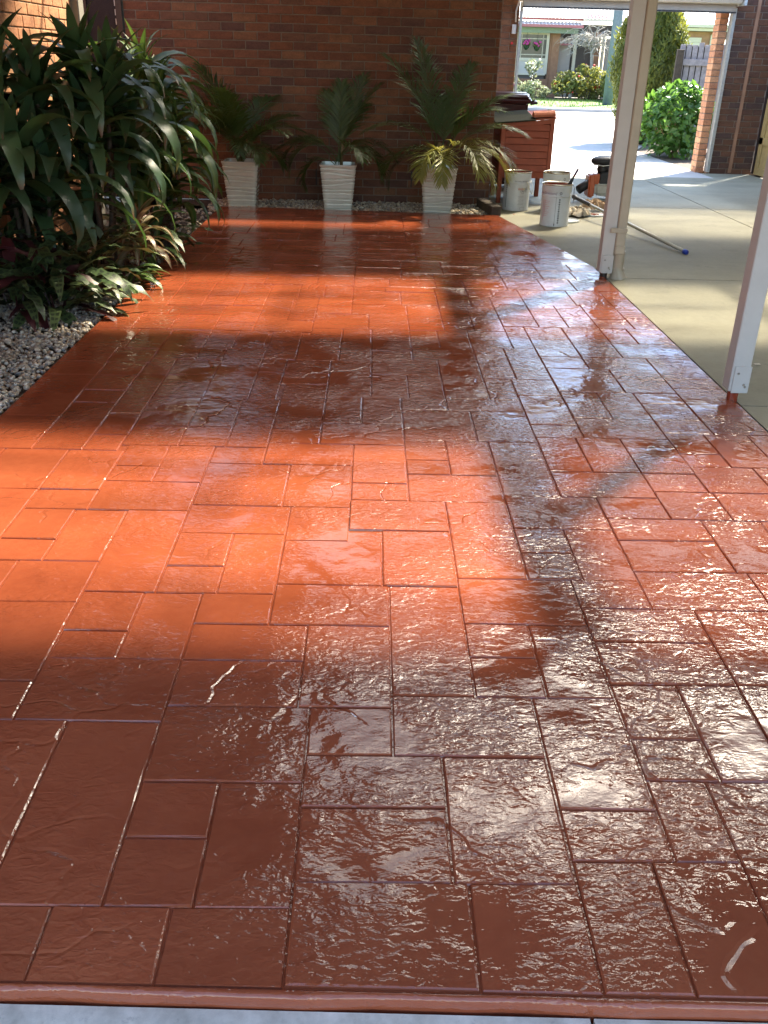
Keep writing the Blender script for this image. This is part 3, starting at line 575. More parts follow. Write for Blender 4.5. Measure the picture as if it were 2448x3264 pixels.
# roller door, rolled up
rd = thing('roller_door', 'cream ribbed roller door rolled up above the driveway opening', 'roller door', (3.57,14.60,0))
b = MB(); prof = []
for i in range(25):
    a = 2*math.pi*i/24; r_ = 0.17+0.010*math.cos(a*9)
    prof.append((math.cos(a)*r_, 2.405+math.sin(a)*r_))
nn = len(prof)-1
b.add([(x,y,z) for x in (-1.55,1.55) for y,z in prof[:-1]], [(i,(i+1)%nn,nn+(i+1)%nn,nn+i) for i in range(nn)]+[tuple(range(nn)),tuple(range(nn,2*nn))[::-1]])
b.build('rolled_curtain', M['cream'], rd)
b = MB(); b.bbox(-1.50,1.52,0.02,0.06,2.145,2.235,0.006); b.build('bottom_rail', M['cream2'], rd)
b = MB(); b.box(-1.50,1.52,0.0,0.075,2.128,2.143); b.build('rubber_seal', M['black'], rd)
b = MB(); b.box(-1.60,-1.56,-0.15,0.12,2.22,2.47); b.build('bracket', M['black'], rd)
b = MB(); b.box(1.56,1.60,-0.15,0.12,2.22,2.47); b.build('bracket', M['galv'], rd)
lintel = MB(); lintel.box(1.312,5.79,14.98,15.12,2.22,2.62); lintel.build('door_lintel', M['cream2'], label='beige lintel above the roller door opening', cat='lintel')
ws = thing('wall_switch', 'small white switch box with a red button on the left jamb', 'switch', (1.985,14.765,1.80))
b = MB(); b.bbox(-0.03,0.03,-0.03,0.0,0.0,0.12,0.004); b.build('switch_box', M['white_small'], ws)
b = MB(); b.cyl((-0.015,-0.03,-0.12),(-0.015,0.0,-0.12),0.018,n=10); b.build('red_button', M['red_led'], ws)
cd = MB(); cd.tube([(2.03,14.72,2.45),(2.02,14.70,2.2),(1.99,14.71,2.08),(2.0,14.74,1.95)],0.012,6); cd.build('door_cable', M['white_small'], smooth=True, label='pale loose cable hanging at the left end of the roller door', cat='cable')

# ------------------------------------------------------------------ carport roof, posts
roof = thing('carport_roof', 'flat corrugated patio and carport roof with clear skylight sheets', 'roof', (0,0,2.56))
def corr(x0,x1,y0,y1,z,nm,mt):
    k = max(2,int(round((y1-y0)/0.0127))); b = MB(); vv = []; uv = []; fs = []
    for i in range(k+1):
        y = y0+(y1-y0)*i/k; zz = z+0.008*math.sin(2*math.pi*y/0.0762)
        vv += [(x0,y,zz),(x1,y,zz)]; uv += [(0,i/k),(1,i/k)]
    fs = [(2*i,2*i+1,2*i+3,2*i+2) for i in range(k)]
    b.add(vv,fs,uv=uv); return b.build(nm, mt, roof, smooth=True)
CL = [(3.66,5.29),(6.78,8.47),(10.42,12.47)]
def lay(x0,x1,bands,cm='clear',endblue=False):
    y = 0.42
    for a,b_ in bands+[(14.7,14.7)]:
        if a-y > 0.05:
            k = max(1,int(round((a-y)/1.0)))
            for i in range(k): corr(x0,x1,y+(a-y)*i/k,y+(a-y)*(i+1)/k-0.002,0.0,'blue_sheet' if endblue and y > 12 else 'metal_sheet',M['blue_sheet' if endblue and y > 12 else 'roofpaint'])
        if b_ > a: corr(x0,x1,a,b_-0.002,0.0,'skylight_sheet',M[cm])
        y = b_
lay(-2.56,-1.202,[(7.75,10.74)],'clear_added')  # clear strip added only to let sun reach the left wall
lay(-1.20,-0.602,[])
lay(-0.60,-0.302,[CL[1]])
lay(-0.30,1.798,CL)
lay(2.002,5.95,CL,'clear_dim',True)
b = MB(); b.box(1.80,2.0,0.42,14.7,-0.13,-0.12); b.box(1.80,1.812,0.42,14.7,-0.12,0.012); b.box(1.99,2.0,0.42,14.7,-0.12,0.012); b.build('box_gutter', M['roofpaint'], roof)
b = MB(); b.box(1.72,1.80,0.45,14.68,-0.24,-0.134); b.build('main_beam', M['steel_beam'], roof)
for x in (0.78,-0.60,3.9,5.7,-2.52):
    hw = 0.010 if x == 0.78 else 0.035; b = MB(); b.box(x-hw,x+hw,0.45,14.68,-0.035 if x == 0.78 else -0.15,-0.012); b.build('rafter', M['steel_beam'], roof)
for y in (0.5,1.6,2.6,4.88,5.33,6.1,7.74,8.55,9.5,12.0,12.6,13.6):
    for x0,x1 in ((-2.46,1.69),(2.03,5.66)):
        b = MB(); b.box(x0,x1,y-0.012,y+0.012,-0.045,-0.0105); b.build('purlin', M['steel_beam'], roof)
b = MB(); b.bbox(-2.56,1.78,0.385,0.41,-0.16,0.03,0.004); b.bbox(2.03,5.95,0.385,0.41,-0.16,0.03,0.004); b.build('fascia', M['cream'], roof)

def post(name, label, x0, x1, y0, y1, zb):
    t = thing(name, label, 'post', ((x0+x1)/2,(y0+y1)/2,0), group='cream posts along the slab edge'); hx, hy = (x1-x0)/2, (y1-y0)/2
    b = MB(); b.bbox(-hx,hx,-hy,hy,zb,2.32,0.004); b.build('shaft', M['post'], t)
    b = MB(); b.bbox(-hx+0.012,hx+0.004,-hy-0.006,-hy-0.0005,zb-0.006,zb+0.125,0.002); b.build('base_plate', M['post'], t)
    for sx, sz in ((-0.012,0.09),(0.030,0.025),(0.022,0.035)):
        b = MB(); b.cyl((sx,-hy-0.0065,zb+sz),(sx,-hy-0.011,zb+sz),0.0065,0.004,8); b.build('screw', M['screw'], t)
    return t
p1 = post('verandah_post', 'cream post with a downpipe on its right side', 1.705,1.797,6.885,6.977,0.035)
p2 = post('verandah_post', 'nearer cream post cut by the right edge with a red painted foot', 1.709,1.797,4.122,4.21,0.045)
b = MB(); b.cyl((0,0,-0.03),(0,0,0.05),0.028,n=14); b.build('foot', M['darkmetal'], p1, smooth=False)
b = MB(); b.cyl((-0.005,-0.01,-0.03),(-0.005,-0.01,0.05),0.026,n=14); b.build('foot', M['redpaint'], p2)
b = MB(); b.bbox(0.02,0.046,-0.051,-0.0465,1.98,2.14,0.002); b.build('black_bracket', M['black'], p1)
dp = thing('downpipe', 'beige rectangular downpipe with a round foot beside the cream post', 'downpipe', (1.845,6.915,0))
b = MB(); b.bbox(-0.047,0.022,-0.045,0.045,0.17,2.44,0.008); b.build('pipe', M['cream2'], dp)
b = MB(); b.bbox(-0.048,0.028,-0.053,0.05,0.17,0.235,0.008); b.build('socket', M['cream2'], dp)
b = MB(); b.lathe([(0.05,-0.02),(0.047,0.0),(0.044,0.03),(0.044,0.17),(0.047,0.175),(0.047,0.19),(0.02,0.19)],(0.0,0.0,0),24); smoothed_me = b
o_ = b.build('round_foot', M['cream2'], dp); smoothed(o_.data)
b = MB(); b.tube([(0,0,0.06),(0.012,-0.004,0.02),(0.03,-0.01,-0.02)],[0.043,0.046,0.05],20); o_ = b.build('elbow', M['cream2'], dp); smoothed(o_.data)
b = MB(); b.bbox(-0.098,0.026,-0.055,-0.046,0.325,0.36,0.003); b.build('clip', M['cream2'], dp)
b = MB(); b.lathe([(0.052,0.0),(0.052,0.012),(0.046,0.012)],(0,0,0.055),24,False); b.build('joint_ring', M['cream2'], dp)

# ------------------------------------------------------------------ gravel
peb = []
rg = random.Random(21)
def pebbles(name, label, n, xf, yr, zb, seed, sz=(0.010,0.021)):
    rg = random.Random(seed); base = bmesh.new(); bmesh.ops.create_icosphere(base, subdivisions=1, radius=1)
    bv = [v.co.copy() for v in base.verts]; bf = [[v.index for v in f.verts] for f in base.faces]; base.free()
    b = MB()
    for i in range(n):
        y = rg.uniform(*yr); x0, x1 = xf(y); x = rg.uniform(x0,x1)
        r = rg.uniform(*sz); s = Vector((r*rg.uniform(0.8,1.5), r*rg.uniform(0.7,1.2), r*rg.uniform(0.45,0.8)))
        e = Euler((rg.uniform(-0.6,0.6),rg.uniform(-0.6,0.6),rg.uniform(0,6.3))).to_matrix()
        z = zb+rg.uniform(0,0.022); p = Vector((x,y,z))
        b.add([p+e@Vector((v.x*s.x,v.y*s.y,v.z*s.z)) for v in bv], bf, rnd=rg.random())
    return b.build(name, M['pebble'], smooth=True, label=label, cat='gravel', kind='stuff')
pebbles('bed_gravel', 'cream and grey river pebbles filling the garden bed by the slab', 7600, lambda y:(-2.5,-1.622), (2.9,6.3), -0.025, 5, (0.008,0.0155))
pebbles('wall_gravel', 'pale pebble strip along the foot of the rear brick wall', 3000, lambda y:(-1.75,1.25), (10.02,10.72), -0.03, 6, (0.009,0.019))
pebbles('rear_bed_gravel', 'sparse pebbles under the rear of the garden bed', 900, lambda y:(-2.5,-1.63), (6.3,10.0), -0.03, 7)

# ------------------------------------------------------------------ pots and palms
def pot_mesh(h=0.46, b0=0.145, b1=0.19, seed=1):
    rg = random.Random(seed); nu, nv = 72, 96
    lines = []
    z = 0.03
    while z < h-0.03:
        lines.append((z, rg.uniform(0.003,0.012), rg.uniform(0,6.3), rg.choice((1,1,2)), rg.uniform(-0.006,0.006))); z += rg.uniform(0.040,0.058)
    b = MB(); vv = []
    for j in range(nv+1):
        t = j/nv; zz = h*t; hw = b0+(b1-b0)*t
        for i in range(nu):
            a = 2*math.pi*(i+0.5)/nu; ca, sa = math.cos(a), math.sin(a)
            k = (abs(ca)**16+abs(sa)**16)**(-1/16)
            d = 0.0
            for z0, am, ph, fq, tl in lines:
                e = zz-(z0+am*math.sin(fq*a+ph)+tl*math.sin(a*2))
                if abs(e) < 0.02: d -= 0.0085*math.exp(-(e/0.0050)**2); d += 0.0035*math.exp(-((e+0.014)/0.010)**2)
            r = hw*k+d+(0.006 if t > 0.965 else 0)
            vv.append((ca*r, sa*r, zz))
    fs = [(j*nu+i, j*nu+(i+1)%nu, (j+1)*nu+(i+1)%nu, (j+1)*nu+i) for j in range(nv) for i in range(nu)]
    n0 = len(vv)
    for zz, hw in ((h,b1-0.016),(h-0.06,b1-0.022)):
        for i in range(nu):
            a = 2*math.pi*(i+0.5)/nu; ca, sa = math.cos(a), math.sin(a); k = (abs(ca)**16+abs(sa)**16)**(-1/16); vv.append((ca*hw*k,sa*hw*k,zz))
    top = nv*nu
    fs += [(top+i, top+(i+1)%nu, n0+(i+1)%nu, n0+i) for i in range(nu)]+[(n0+i,n0+(i+1)%nu,n0+nu+(i+1)%nu,n0+nu+i) for i in range(nu)]
    b.add(vv,fs); b.f.append(tuple(range(nu))[::-1]); b.mi.append(0)
    return b
def pot(name, label, x, y, seed, rz=0):
    t = thing(name, label, 'plant pot', (x,y,-0.02), rz, 'tall ribbed ceramic pots')
    o = pot_mesh(seed=seed).build('glazed_body', M['ceramic'], t); smoothed(o.data, 50)
    s_ = MB(); s_.box(-0.166,0.166,-0.166,0.166,0.38,0.405); s_.build('potting_soil', M['soil'], t)
    return t
pot('ribbed_pot', 'tall cream ribbed pot nearest the garden bed', -1.385,10.25,1)
pot('ribbed_pot', 'middle tall cream ribbed pot with a small palm', -0.365,10.15,2,0.03)
pot('ribbed_pot', 'tall cream ribbed pot nearest the paint drums', 0.685,10.11,3,-0.02)
def frond_mesh(L, arch, nl, mt, rg, wid=0.016, drop=0.4, ll=0.26):
    """rachis starts at origin going +x/up; leaflets both sides"""
    b = MB(); pts = []; x = z = 0.0; ang = R(78); k = 14
    for i in range(k+1):
        pts.append((x,0,z)); ang -= arch/k; x += math.cos(ang)*L/k; z += math.sin(ang)*L/k
    b.tube(pts,[0.006*(1-0.75*i/k) for i in range(k+1)],4); b.uv += [(0.5,0.2)]*len(b.v); b.rnd += [rg.random()*0.0]*len(b.v)
    for i in range(nl):
        t = 0.28+0.72*i/(nl-1); fi = t*k; a = min(int(fi),k-1); p = Vector(pts[a]).lerp(Vector(pts[a+1]), fi-a)
        d = (Vector(pts[min(a+1,k)])-Vector(pts[a])).normalized()
        for sgn in (-1,1):
            ln = ll*math.sin(math.pi*(0.18+0.72*t))*rg.uniform(0.85,1.1)
            sp = R(48-18*t)+rg.uniform(-0.08,0.08)
            up = Vector((-d.z,0,d.x))
            v1 = (d*math.cos(sp)+Vector((0,sgn,0))*math.sin(sp)+up*rg.uniform(0.05,0.3)).normalized()
            q1 = p+v1*ln*0.5; v2 = (v1+Vector((0,0,-drop*rg.uniform(0.6,1.4)))).normalized(); q2 = q1+v2*ln*0.5
            side = v1.cross(up).normalized()*wid*0.5; side2 = side*0.8
            r_ = rg.random()*0.5
            b.add([p-side*0.4,p+side*0.4,q1+side+up*0.0,q1-side,q2+side2*0.12,q2-side2*0.12], [(0,1,2,3),(3,2,4,5)], uv=[(0.2,0),(0.8,0),(0.9,0.5),(0.1,0.5),(0.6,1),(0.4,1)], rnd=r_)
    return b.mesh('frond', mt)
def palm(name, label, x, y, specs, seed, canes=3):
    rg = random.Random(seed); t = thing(name, label, 'palm', (x,y,0.38), 0, 'potted palms against the rear wall')
    for i in range(canes):
        a = rg.uniform(0,6.3); r_ = rg.uniform(0.01,0.06); hh = rg.uniform(0.12,0.3)
        b = MB(); b.tube([(math.cos(a)*r_,math.sin(a)*r_,0),(math.cos(a)*r_*1.4,math.sin(a)*r_*1.4,hh)],[0.014,0.009],7); b.build('cane', M['cane'], t, smooth=True)
    for (az, L, arch, mt, tilt) in specs:
        me = frond_mesh(L, R(arch), int(26+L*12), M[mt], rg, ll=0.20+0.10*L)
        a = rg.uniform(0,6.3)
        link('frond', me, t, loc=(math.cos(a)*0.03,math.sin(a)*0.03,rg.uniform(0.0,0.12)), rot=(0,R(tilt),R(az)))
    return t
palm('cane_palm', 'dense dark palm in the pot nearest the garden bed', -1.40,10.27,
     [(200,1.0,45,'palm',-6),(170,1.05,60,'palm',0),(120,0.95,50,'palm',4),(60,0.9,70,'palm',0),(-40,0.85,90,'palm',6),(-80,0.8,110,'palm',8),(0,0.8,95,'palm',4),(-20,0.6,130,'palm',12),(230,0.85,100,'palm',6),(260,0.95,60,'palm',-4),(185,0.9,75,'palm',2),(150,1.02,40,'palm',-2),(215,0.98,80,'palm',0),(95,0.85,80,'palm',6),(-60,0.7,120,'palm',10),(30,0.85,75,'palm',2),(140,0.8,90,'palm',6),(-100,0.9,75,'palm',2)], 31)
palm('cane_palm', 'sparse drooping palm in the middle ribbed pot', -0.36,10.17,
     [(85,0.86,20,'palm',-4),(20,0.88,35,'palm',2),(175,0.80,115,'palm',12),(190,0.75,150,'palm',14),(-5,0.75,120,'palm',10),(-25,0.7,145,'palm',16),(200,0.55,165,'palm',20),(60,0.8,60,'palm',4),(50,0.9,25,'palm',0),(110,0.82,45,'palm',2),(165,0.72,130,'palm',8),(0,0.65,140,'palm',14),(-60,0.6,120,'palm',10)], 32)
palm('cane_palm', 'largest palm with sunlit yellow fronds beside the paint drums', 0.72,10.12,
     [(120,1.32,28,'palm',-4),(150,1.25,45,'palm',-2),(60,1.15,40,'palm',2),(20,1.05,60,'palm',4),(-10,1.0,95,'palm',6),(-30,0.95,125,'palm_y',10),(10,0.95,140,'palm_y',12),(-60,0.85,140,'palm_y',10),(-90,0.72,150,'palm_y',12),(190,0.95,95,'palm',8),(205,0.85,125,'palm',12),(170,0.8,150,'palm',16),(35,1.1,85,'palm',2),(-120,0.7,140,'palm_y',14),(-15,0.82,160,'palm_y',16),(90,1.0,60,'palm',0)], 33, 5)

# ------------------------------------------------------------------ strap-leaved plants
def strap_mesh(L, W, droop, mt, rg, fold=0.25, seg=9, wave=0.0, wmax=0.45, start=70):
    b = MB(); x = z = 0.0; ang = R(start); vv = []; uv = []; tw = rg.uniform(-0.35,0.35); yoff = 0.0; yb = rg.uniform(-0.12,0.12)
    for i in range(seg+1):
        t = i/seg
        w_ = W*0.5*(math.sin(math.pi*min(1,(t*0.86+0.14))**0.85)**0.75 if t < 1 else 0.02)
        w_ = max(w_, W*0.02)
        if t < 0.1: w_ = max(w_*0.8, W*0.18)
        nx, nz = -math.sin(ang), math.cos(ang)
        wv = wave*math.sin(t*22)*w_*2
        c = Vector((x,yoff,z)); rt = tw*t
        sy, sn = math.cos(rt), math.sin(rt)
        up = Vector((nx,0,nz))
        l_ = c+Vector((0,-1,0))*w_*sy+up*(w_*fold-w_*sn+wv); r_ = c+Vector((0,1,0))*w_*sy+up*(w_*fold+w_*sn-wv)
        vv += [l_,c,r_]; uv += [(0,t),(0.5,t),(1,t)]
        ang -= droop/seg*(0.5+1.0*t); x += math.cos(ang)*L/seg; z += math.sin(ang)*L/seg; yoff += yb*L/seg*t
    fs = []
    for i in range(seg): fs += [(3*i,3*i+1,3*i+4,3*i+3),(3*i+1,3*i+2,3*i+5,3*i+4)]
    b.add(vv,fs,uv=uv); return b.mesh('leaf', mt, True)
def leaf_set(L, W, droops, mt, seed, **k):
    rg = random.Random(seed); return [strap_mesh(L*rg.uniform(0.85,1.12), W*rg.uniform(0.85,1.15), R(d), M[mt], rg, **k) for d in droops]
def strap_plant(name, label, base, heads, sets, seed, group, nl=20, stemr=0.018):
    """heads: (x,y,z) of rosette centres in world"""
    rg = random.Random(seed); t = thing(name, label, 'plant', base, 0, group)
    bx, by, bz = base
    for h in heads:
        hx, hy, hz = h[0]-bx, h[1]-by, h[2]-bz; s_ = MB()
        s_.tube([(hx*0.35+rg.uniform(-.03,.03),hy*0.35,0),(hx*0.6,hy*0.6,hz*0.4),(hx*0.9,hy*0.9,hz*0.8),(hx,hy,hz+0.05)],[stemr,stemr*0.9,stemr*0.8,stemr*0.6],7)
        s_.build('stem', M['bark'], t, smooth=True)
        n_ = int(1.12*(h[3] if len(h) > 3 else nl)); a = rg.uniform(0,6.3)
        for i in range(n_):
            f = i/n_                       # 0 inner upright .. 1 outer drooping
            me = sets[min(len(sets)-1,int(f*len(sets)))]; me = me[rg.randrange(len(me))]
            link('leaf', me, t, loc=(hx,hy,hz+0.10-0.22*f+rg.uniform(-0.02,0.02)), rot=(rg.uniform(-0.1,0.1), R(-10+52*f)+rg.uniform(-0.12,0.12), a+i*2.399+rg.uniform(-0.25,0.25)), scale=rg.uniform(0.85,1.1)*(0.78+0.22*f))
    return t
A1 = leaf_set(0.55,0.095,(20,40,60),'leaf_dark',1); A2 = leaf_set(0.72,0.125,(115,135,125),'leaf_dark',2); A3 = leaf_set(0.78,0.125,(140,155,150),'leaf_dark',3)
G1 = leaf_set(0.46,0.075,(25,40,60),'leaf_green',4); G2 = leaf_set(0.66,0.105,(115,135,125),'leaf_green',5); G3 = leaf_set(0.72,0.11,(140,155,150),'leaf_green',6)
grp = 'strap-leaved shrubs in the garden bed'
strap_plant('dracaena', 'dark blue-green strap-leaved shrub at the left edge of the photo', (-2.20,6.1,-0.03),
    [(-2.42,6.45,1.30,20),(-2.28,6.0,1.02,20),(-2.10,6.25,1.14,20),(-2.16,5.9,0.80,20),(-2.42,6.3,0.78,18),(-2.02,6.0,0.62,18),(-2.35,5.85,0.55,16),(-2.22,6.3,0.45,14)], (A1,A2,A3), 41, grp)
strap_plant('dracaena', 'tallest dark strap-leaved shrub in front of the grey column', (-1.92,6.75,-0.03),
    [(-1.95,6.7,1.28,22),(-1.76,6.6,1.12,22),(-1.86,6.4,0.90,20),(-1.70,6.85,0.86,20),(-2.1,7.0,1.0,18),(-1.82,6.95,1.16,18),(-1.90,6.55,0.62,18),(-1.98,6.9,0.72,16)], (A1,A2,A3), 42, grp)
strap_plant('dracaena', 'lighter green striped strap-leaved shrub spilling over the slab', (-1.68,7.85,-0.03),
    [(-1.82,7.9,1.24,22),(-1.68,7.75,1.06,22),(-1.86,7.55,1.0,20),(-1.66,7.95,0.84,22),(-1.72,7.5,0.76,20),(-1.8,8.15,1.1,18),(-1.72,7.65,0.55,18),(-1.64,7.85,0.62,20),(-1.76,7.4,0.52,16),(-1.62,7.6,0.42,16)], (G1,G2,G3), 43, grp)
strap_plant('dracaena', 'green striped shrub behind, brushing the rear wall pot', (-1.82,8.9,-0.03),
    [(-2.0,8.8,1.05,16),(-1.92,8.6,0.80,16),(-2.0,8.95,0.9,14),(-1.95,8.7,0.52,14)], (G1,G2,G3), 44, grp)
# rattlesnake plants
K1 = leaf_set(0.40,0.078,(35,60,50),'leaf_calathea',7,wave=0.16,fold=0.12); K2 = leaf_set(0.44,0.082,(75,95,85),'leaf_calathea',8,wave=0.16,fold=0.12); KM = leaf_set(0.38,0.075,(60,80),'leaf_maroon',9,wave=0.12)
def clump(name, label, c, sets, n, seed, rad=0.22, tilt=(5,60), hz=(0.02,0.12), cat='plant', group=None, sc=(0.8,1.15)):
    rg = random.Random(seed); t = thing(name, label, cat, c, 0, group)
    s_ = MB()
    for i in range(5):
        a = rg.uniform(0,6.3); s_.tube([(math.cos(a)*0.03,math.sin(a)*0.03,-0.01),(math.cos(a)*0.07,math.sin(a)*0.07,0.12)],[0.007,0.004],5)
    s_.build('stem', M['leaf_maroon'], t)
    for i in range(n):
        a = i*2.399+rg.uniform(-0.3,0.3); f = rg.random()**0.6; st = sets[rg.randrange(len(sets))]
        link('leaf', st[rg.randrange(len(st))], t, loc=(math.cos(a)*rad*f,math.sin(a)*rad*f,rg.uniform(*hz)), rot=(rg.uniform(-0.3,0.3), R(tilt[0]+(tilt[1]-tilt[0])*f), a), scale=rg.uniform(*sc))
    return t
kg = 'rattlesnake plants in the garden bed'
clump('rattlesnake_plant', 'spotted rattlesnake plant at the left photo edge under the dark shrub', (-2.16,5.55,-0.02), (K1,K2,K2,KM), 50, 51, group=kg, hz=(0.02,0.30), rad=0.28)
clump('rattlesnake_plant', 'spotted rattlesnake plant nearest the slab edge', (-1.92,5.58,-0.02), (K1,K2,K2,K2,KM), 54, 52, group=kg, hz=(0.02,0.30), rad=0.22)
clump('rattlesnake_plant', 'spotted rattlesnake plant behind, beneath the tall dark shrub', (-1.90,6.05,-0.02), (K1,K1,K2), 46, 53, group=kg, hz=(0.08,0.40), rad=0.22)
clump('rattlesnake_plant', 'tall spotted plant with maroon undersides in the far left shade', (-2.32,6.0,-0.02), (K1,K2,KM,K2), 40, 54, group=kg, hz=(0.05,0.42), rad=0.2)
V1 = leaf_set(0.30,0.055,(55,75,65),'leaf_var',10); V2 = leaf_set(0.36,0.06,(100,120,110),'leaf_var',11)
vt = thing('variegated_cordyline', 'cream and pink variegated plant catching sun at the slab edge', 'plant', (-1.66,6.55,-0.02))
b = MB(); b.tube([(0,0,0),(0.02,0,0.15),(0.03,-0.02,0.36)],[0.012,0.011,0.008],6); b.build('stem', M['bark'], vt)
rg = random.Random(55)
for i in range(30):
    f = i/30; st = V1 if f < 0.35 else V2
    link('leaf', st[rg.randrange(len(st))], vt, loc=(0.03,-0.02,0.40-0.2*f), rot=(rg.uniform(-0.2,0.2), R(0+55*f), i*2.399), scale=rg.uniform(0.8,1.1))
link('leaf', KM[0], vt, loc=(0.0,-0.1,0.12), rot=(0.2,R(75),R(-35)), scale=0.9)
clump('edging_plant', 'small fresh green tuft at the slab edge below the variegated plant', (-1.66,6.25,-0.02), (leaf_set(0.24,0.045,(60,90),'leaf_green',14),), 30, 56, rad=0.10)
clump('edging_plant', 'low leafy green plant under the striped shrub at the slab edge', (-1.74,7.15,-0.02), (leaf_set(0.34,0.06,(70,100),'leaf_green',15),K1), 44, 57, rad=0.18, hz=(0.02,0.30))
rg = random.Random(60); DL = leaf_set(0.13,0.03,(60,120,-40),'leaf_dead',12,seg=5)
lit = [(-1.70,5.2,'curled dry leaf on the pebbles beside the slab edge'),(-1.95,5.05,'tan dry leaf lying on the pebbles under the spotted plants'),(-1.58,5.45,'narrow brown leaf lying half on the slab edge'),(-2.1,4.75,'single dry leaf on open pebbles at the left')]
for x,y,lb in lit:
    link('dry_leaf', DL[rg.randrange(len(DL))], None, lb, 'fallen leaf', 'fallen leaves', loc=(x,y,0.015), rot=(rg.uniform(-.4,.4),R(70),rg.uniform(0,6)))

# ------------------------------------------------------------------ timber box, bin, sleeper
sl = MB(); sl.bbox(-0.055,0.055,-0.30,0.34,-0.02,0.085,0.008); so2 = sl.build('timber_sleeper', M['timber_dark'], label='dark weathered sleeper end at the slab corner below the palm', cat='sleeper', loc=(1.25,10.18,0)); so2.rotation_euler = (0,0,R(8))
bxo = thing('timber_hutch', 'red painted weatherboard hutch on legs with a grey lid behind the paint drums', 'hutch', (1.42,10.90,-0.014))
Wd = 0.575
for k in range(8):
    z = 0.275+k*0.071
    for (y0,sg) in ((0.0,-1),(0.66,1)):
        b = MB(); o0, o1 = (0.0,0.014) if sg < 0 else (0.66,0.646)
        b.add([(0.045,y0+sg*0.014,z),(Wd-0.045,y0+sg*0.014,z),(Wd-0.045,y0+sg*0.001,z+0.064),(0.045,y0+sg*0.001,z+0.064),(0.045,o1,z),(Wd-0.045,o1,z),(Wd-0.045,o1,z+0.069),(0.045,o1,z+0.069)],
            [(0,1,2,3),(7,6,5,4),(0,4,5,1),(3,2,6,7),(0,3,7,4),(1,5,6,2)]); b.build('weatherboard', M['timber_red'], bxo)
    for x0,x1 in ((-0.004,0.014),(Wd-0.014,Wd+0.004)):
        b = MB(); b.bbox(x0,x1,0.05,0.61,z,z+0.069,0.003); b.build('weatherboard', M['timber_red'], bxo)
for x0 in (-0.006,Wd-0.042):
    for y0 in (-0.014,0.626):
        b = MB(); b.bbox(x0,x0+0.048,y0,y0+0.048,0.0,0.85,0.004); b.build('leg', M['timber_red'], bxo)
b = MB(); b.add([(-0.005,-0.018,0.795),(Wd+0.005,-0.018,0.85),(Wd+0.005,0.0,0.85),(-0.005,0.0,0.795),(-0.005,-0.018,0.835),(Wd+0.005,-0.018,0.895),(Wd+0.005,0.0,0.895),(-0.005,0.0,0.835)],[(0,3,2,1),(4,5,6,7),(0,1,5,4),(1,2,6,5),(2,3,7,6),(3,0,4,7)]); b.build('top_rail', M['timber_red'], bxo)
b = MB(); b.box(0.02,Wd-0.02,0.02,0.64,0.29,0.80); b.build('inner_box', M['black'], bxo)
def slab_(x0,x1,z0,z1,y0,y1,th,nm,mt,zb=0.10):
    b = MB(); b.add([(x0,y0,z0),(x1,y0,z1),(x1,y1,z1+zb),(x0,y1,z0+zb),(x0,y0,z0+th),(x1,y0,z1+th),(x1,y1,z1+zb+th),(x0,y1,z0+zb+th)],[(0,3,2,1),(4,5,6,7),(0,1,5,4),(1,2,6,5),(2,3,7,6),(3,0,4,7)]); return b.build(nm, M[mt], bxo)
slab_(-0.08,0.36,0.836,0.874,-0.06,0.70,0.014,'grey_lid','lid_grey',0.065)
slab_(0.362,Wd+0.02,0.876,0.898,-0.03,0.70,0.014,'red_lid','timber_red',0.05)
tc = MB(); vv = []; fs = []
for k,x in enumerate((0,0.24)):
    for i in range(9):
        a = math.pi*i/8; vv.append((x,math.cos(a)*0.075,math.sin(a)*0.06))
for i in range(8): fs.append((i,i+1,9+i+1,9+i)[::-1])
fs += [tuple(range(9)), tuple(range(9,18))[::-1]]
tc.add(vv,fs); to = tc.build('ridge_tile', M['terracotta'], label='terracotta half-round ridge tile lying on the hutch lid', cat='ridge tile', loc=(1.765,10.96,0.892)); to.rotation_euler = (0,R(-3.5),0)
rg = random.Random(5); st_ = MB(); st_.ball((1.98,11.15,0.942),0.034,2,(1.3,1,0.8),0.15,rg); st_.build('stone', M['kerb'], label='grey stone sitting on the right end of the hutch lid', cat='stone')
bn_ = thing('wheelie_bin', 'dark maroon wheelie bin standing behind the red hutch', 'bin', (1.63,12.35,-0.014), R(-8))
def tap(b, z0, x0, y0, z1, x1, y1, cx=0, cy=0, bev=0.03):
    bm = bmesh.new(); bmesh.ops.create_cube(bm, size=2)
    for v in bm.verts:
        if v.co.z < 0: v.co = Vector((v.co.x*x0+cx, v.co.y*y0+cy, z0))
        else: v.co = Vector((v.co.x*x1+cx, v.co.y*y1+cy, z1))
    bmesh.ops.bevel(bm, geom=bm.edges[:], offset=bev, segments=3, affect='EDGES'); bm.verts.index_update()
    b.add([v.co[:] for v in bm.verts], [[v.index for v in f.verts] for f in bm.faces]); bm.free()
b = MB(); tap(b,0.06,0.22,0.24,1.02,0.28,0.32); o_ = b.build('body', M['maroon'], bn_); smoothed(o_.data)
b = MB(); tap(b,1.00,0.31,0.35,1.05,0.32,0.36,bev=0.015); o_ = b.build('rim', M['maroon'], bn_); smoothed(o_.data)
b = MB(); tap(b,1.052,0.31,0.35,1.115,0.27,0.30,bev=0.025); o_ = b.build('lid', M['maroon'], bn_); smoothed(o_.data)
b = MB(); b.tube([(0.30,-0.25,1.0),(0.37,-0.25,1.01),(0.37,0.25,1.01),(0.30,0.25,1.0)],0.018,8); b.build('handle', M['maroon'], bn_, smooth=True)
for s_ in (-1,1):
    b = MB(); b.cyl((0.2,s_*0.25,0.1),(0.2,s_*0.29,0.1),0.1,n=20); b.build('wheel', M['black'], bn_)

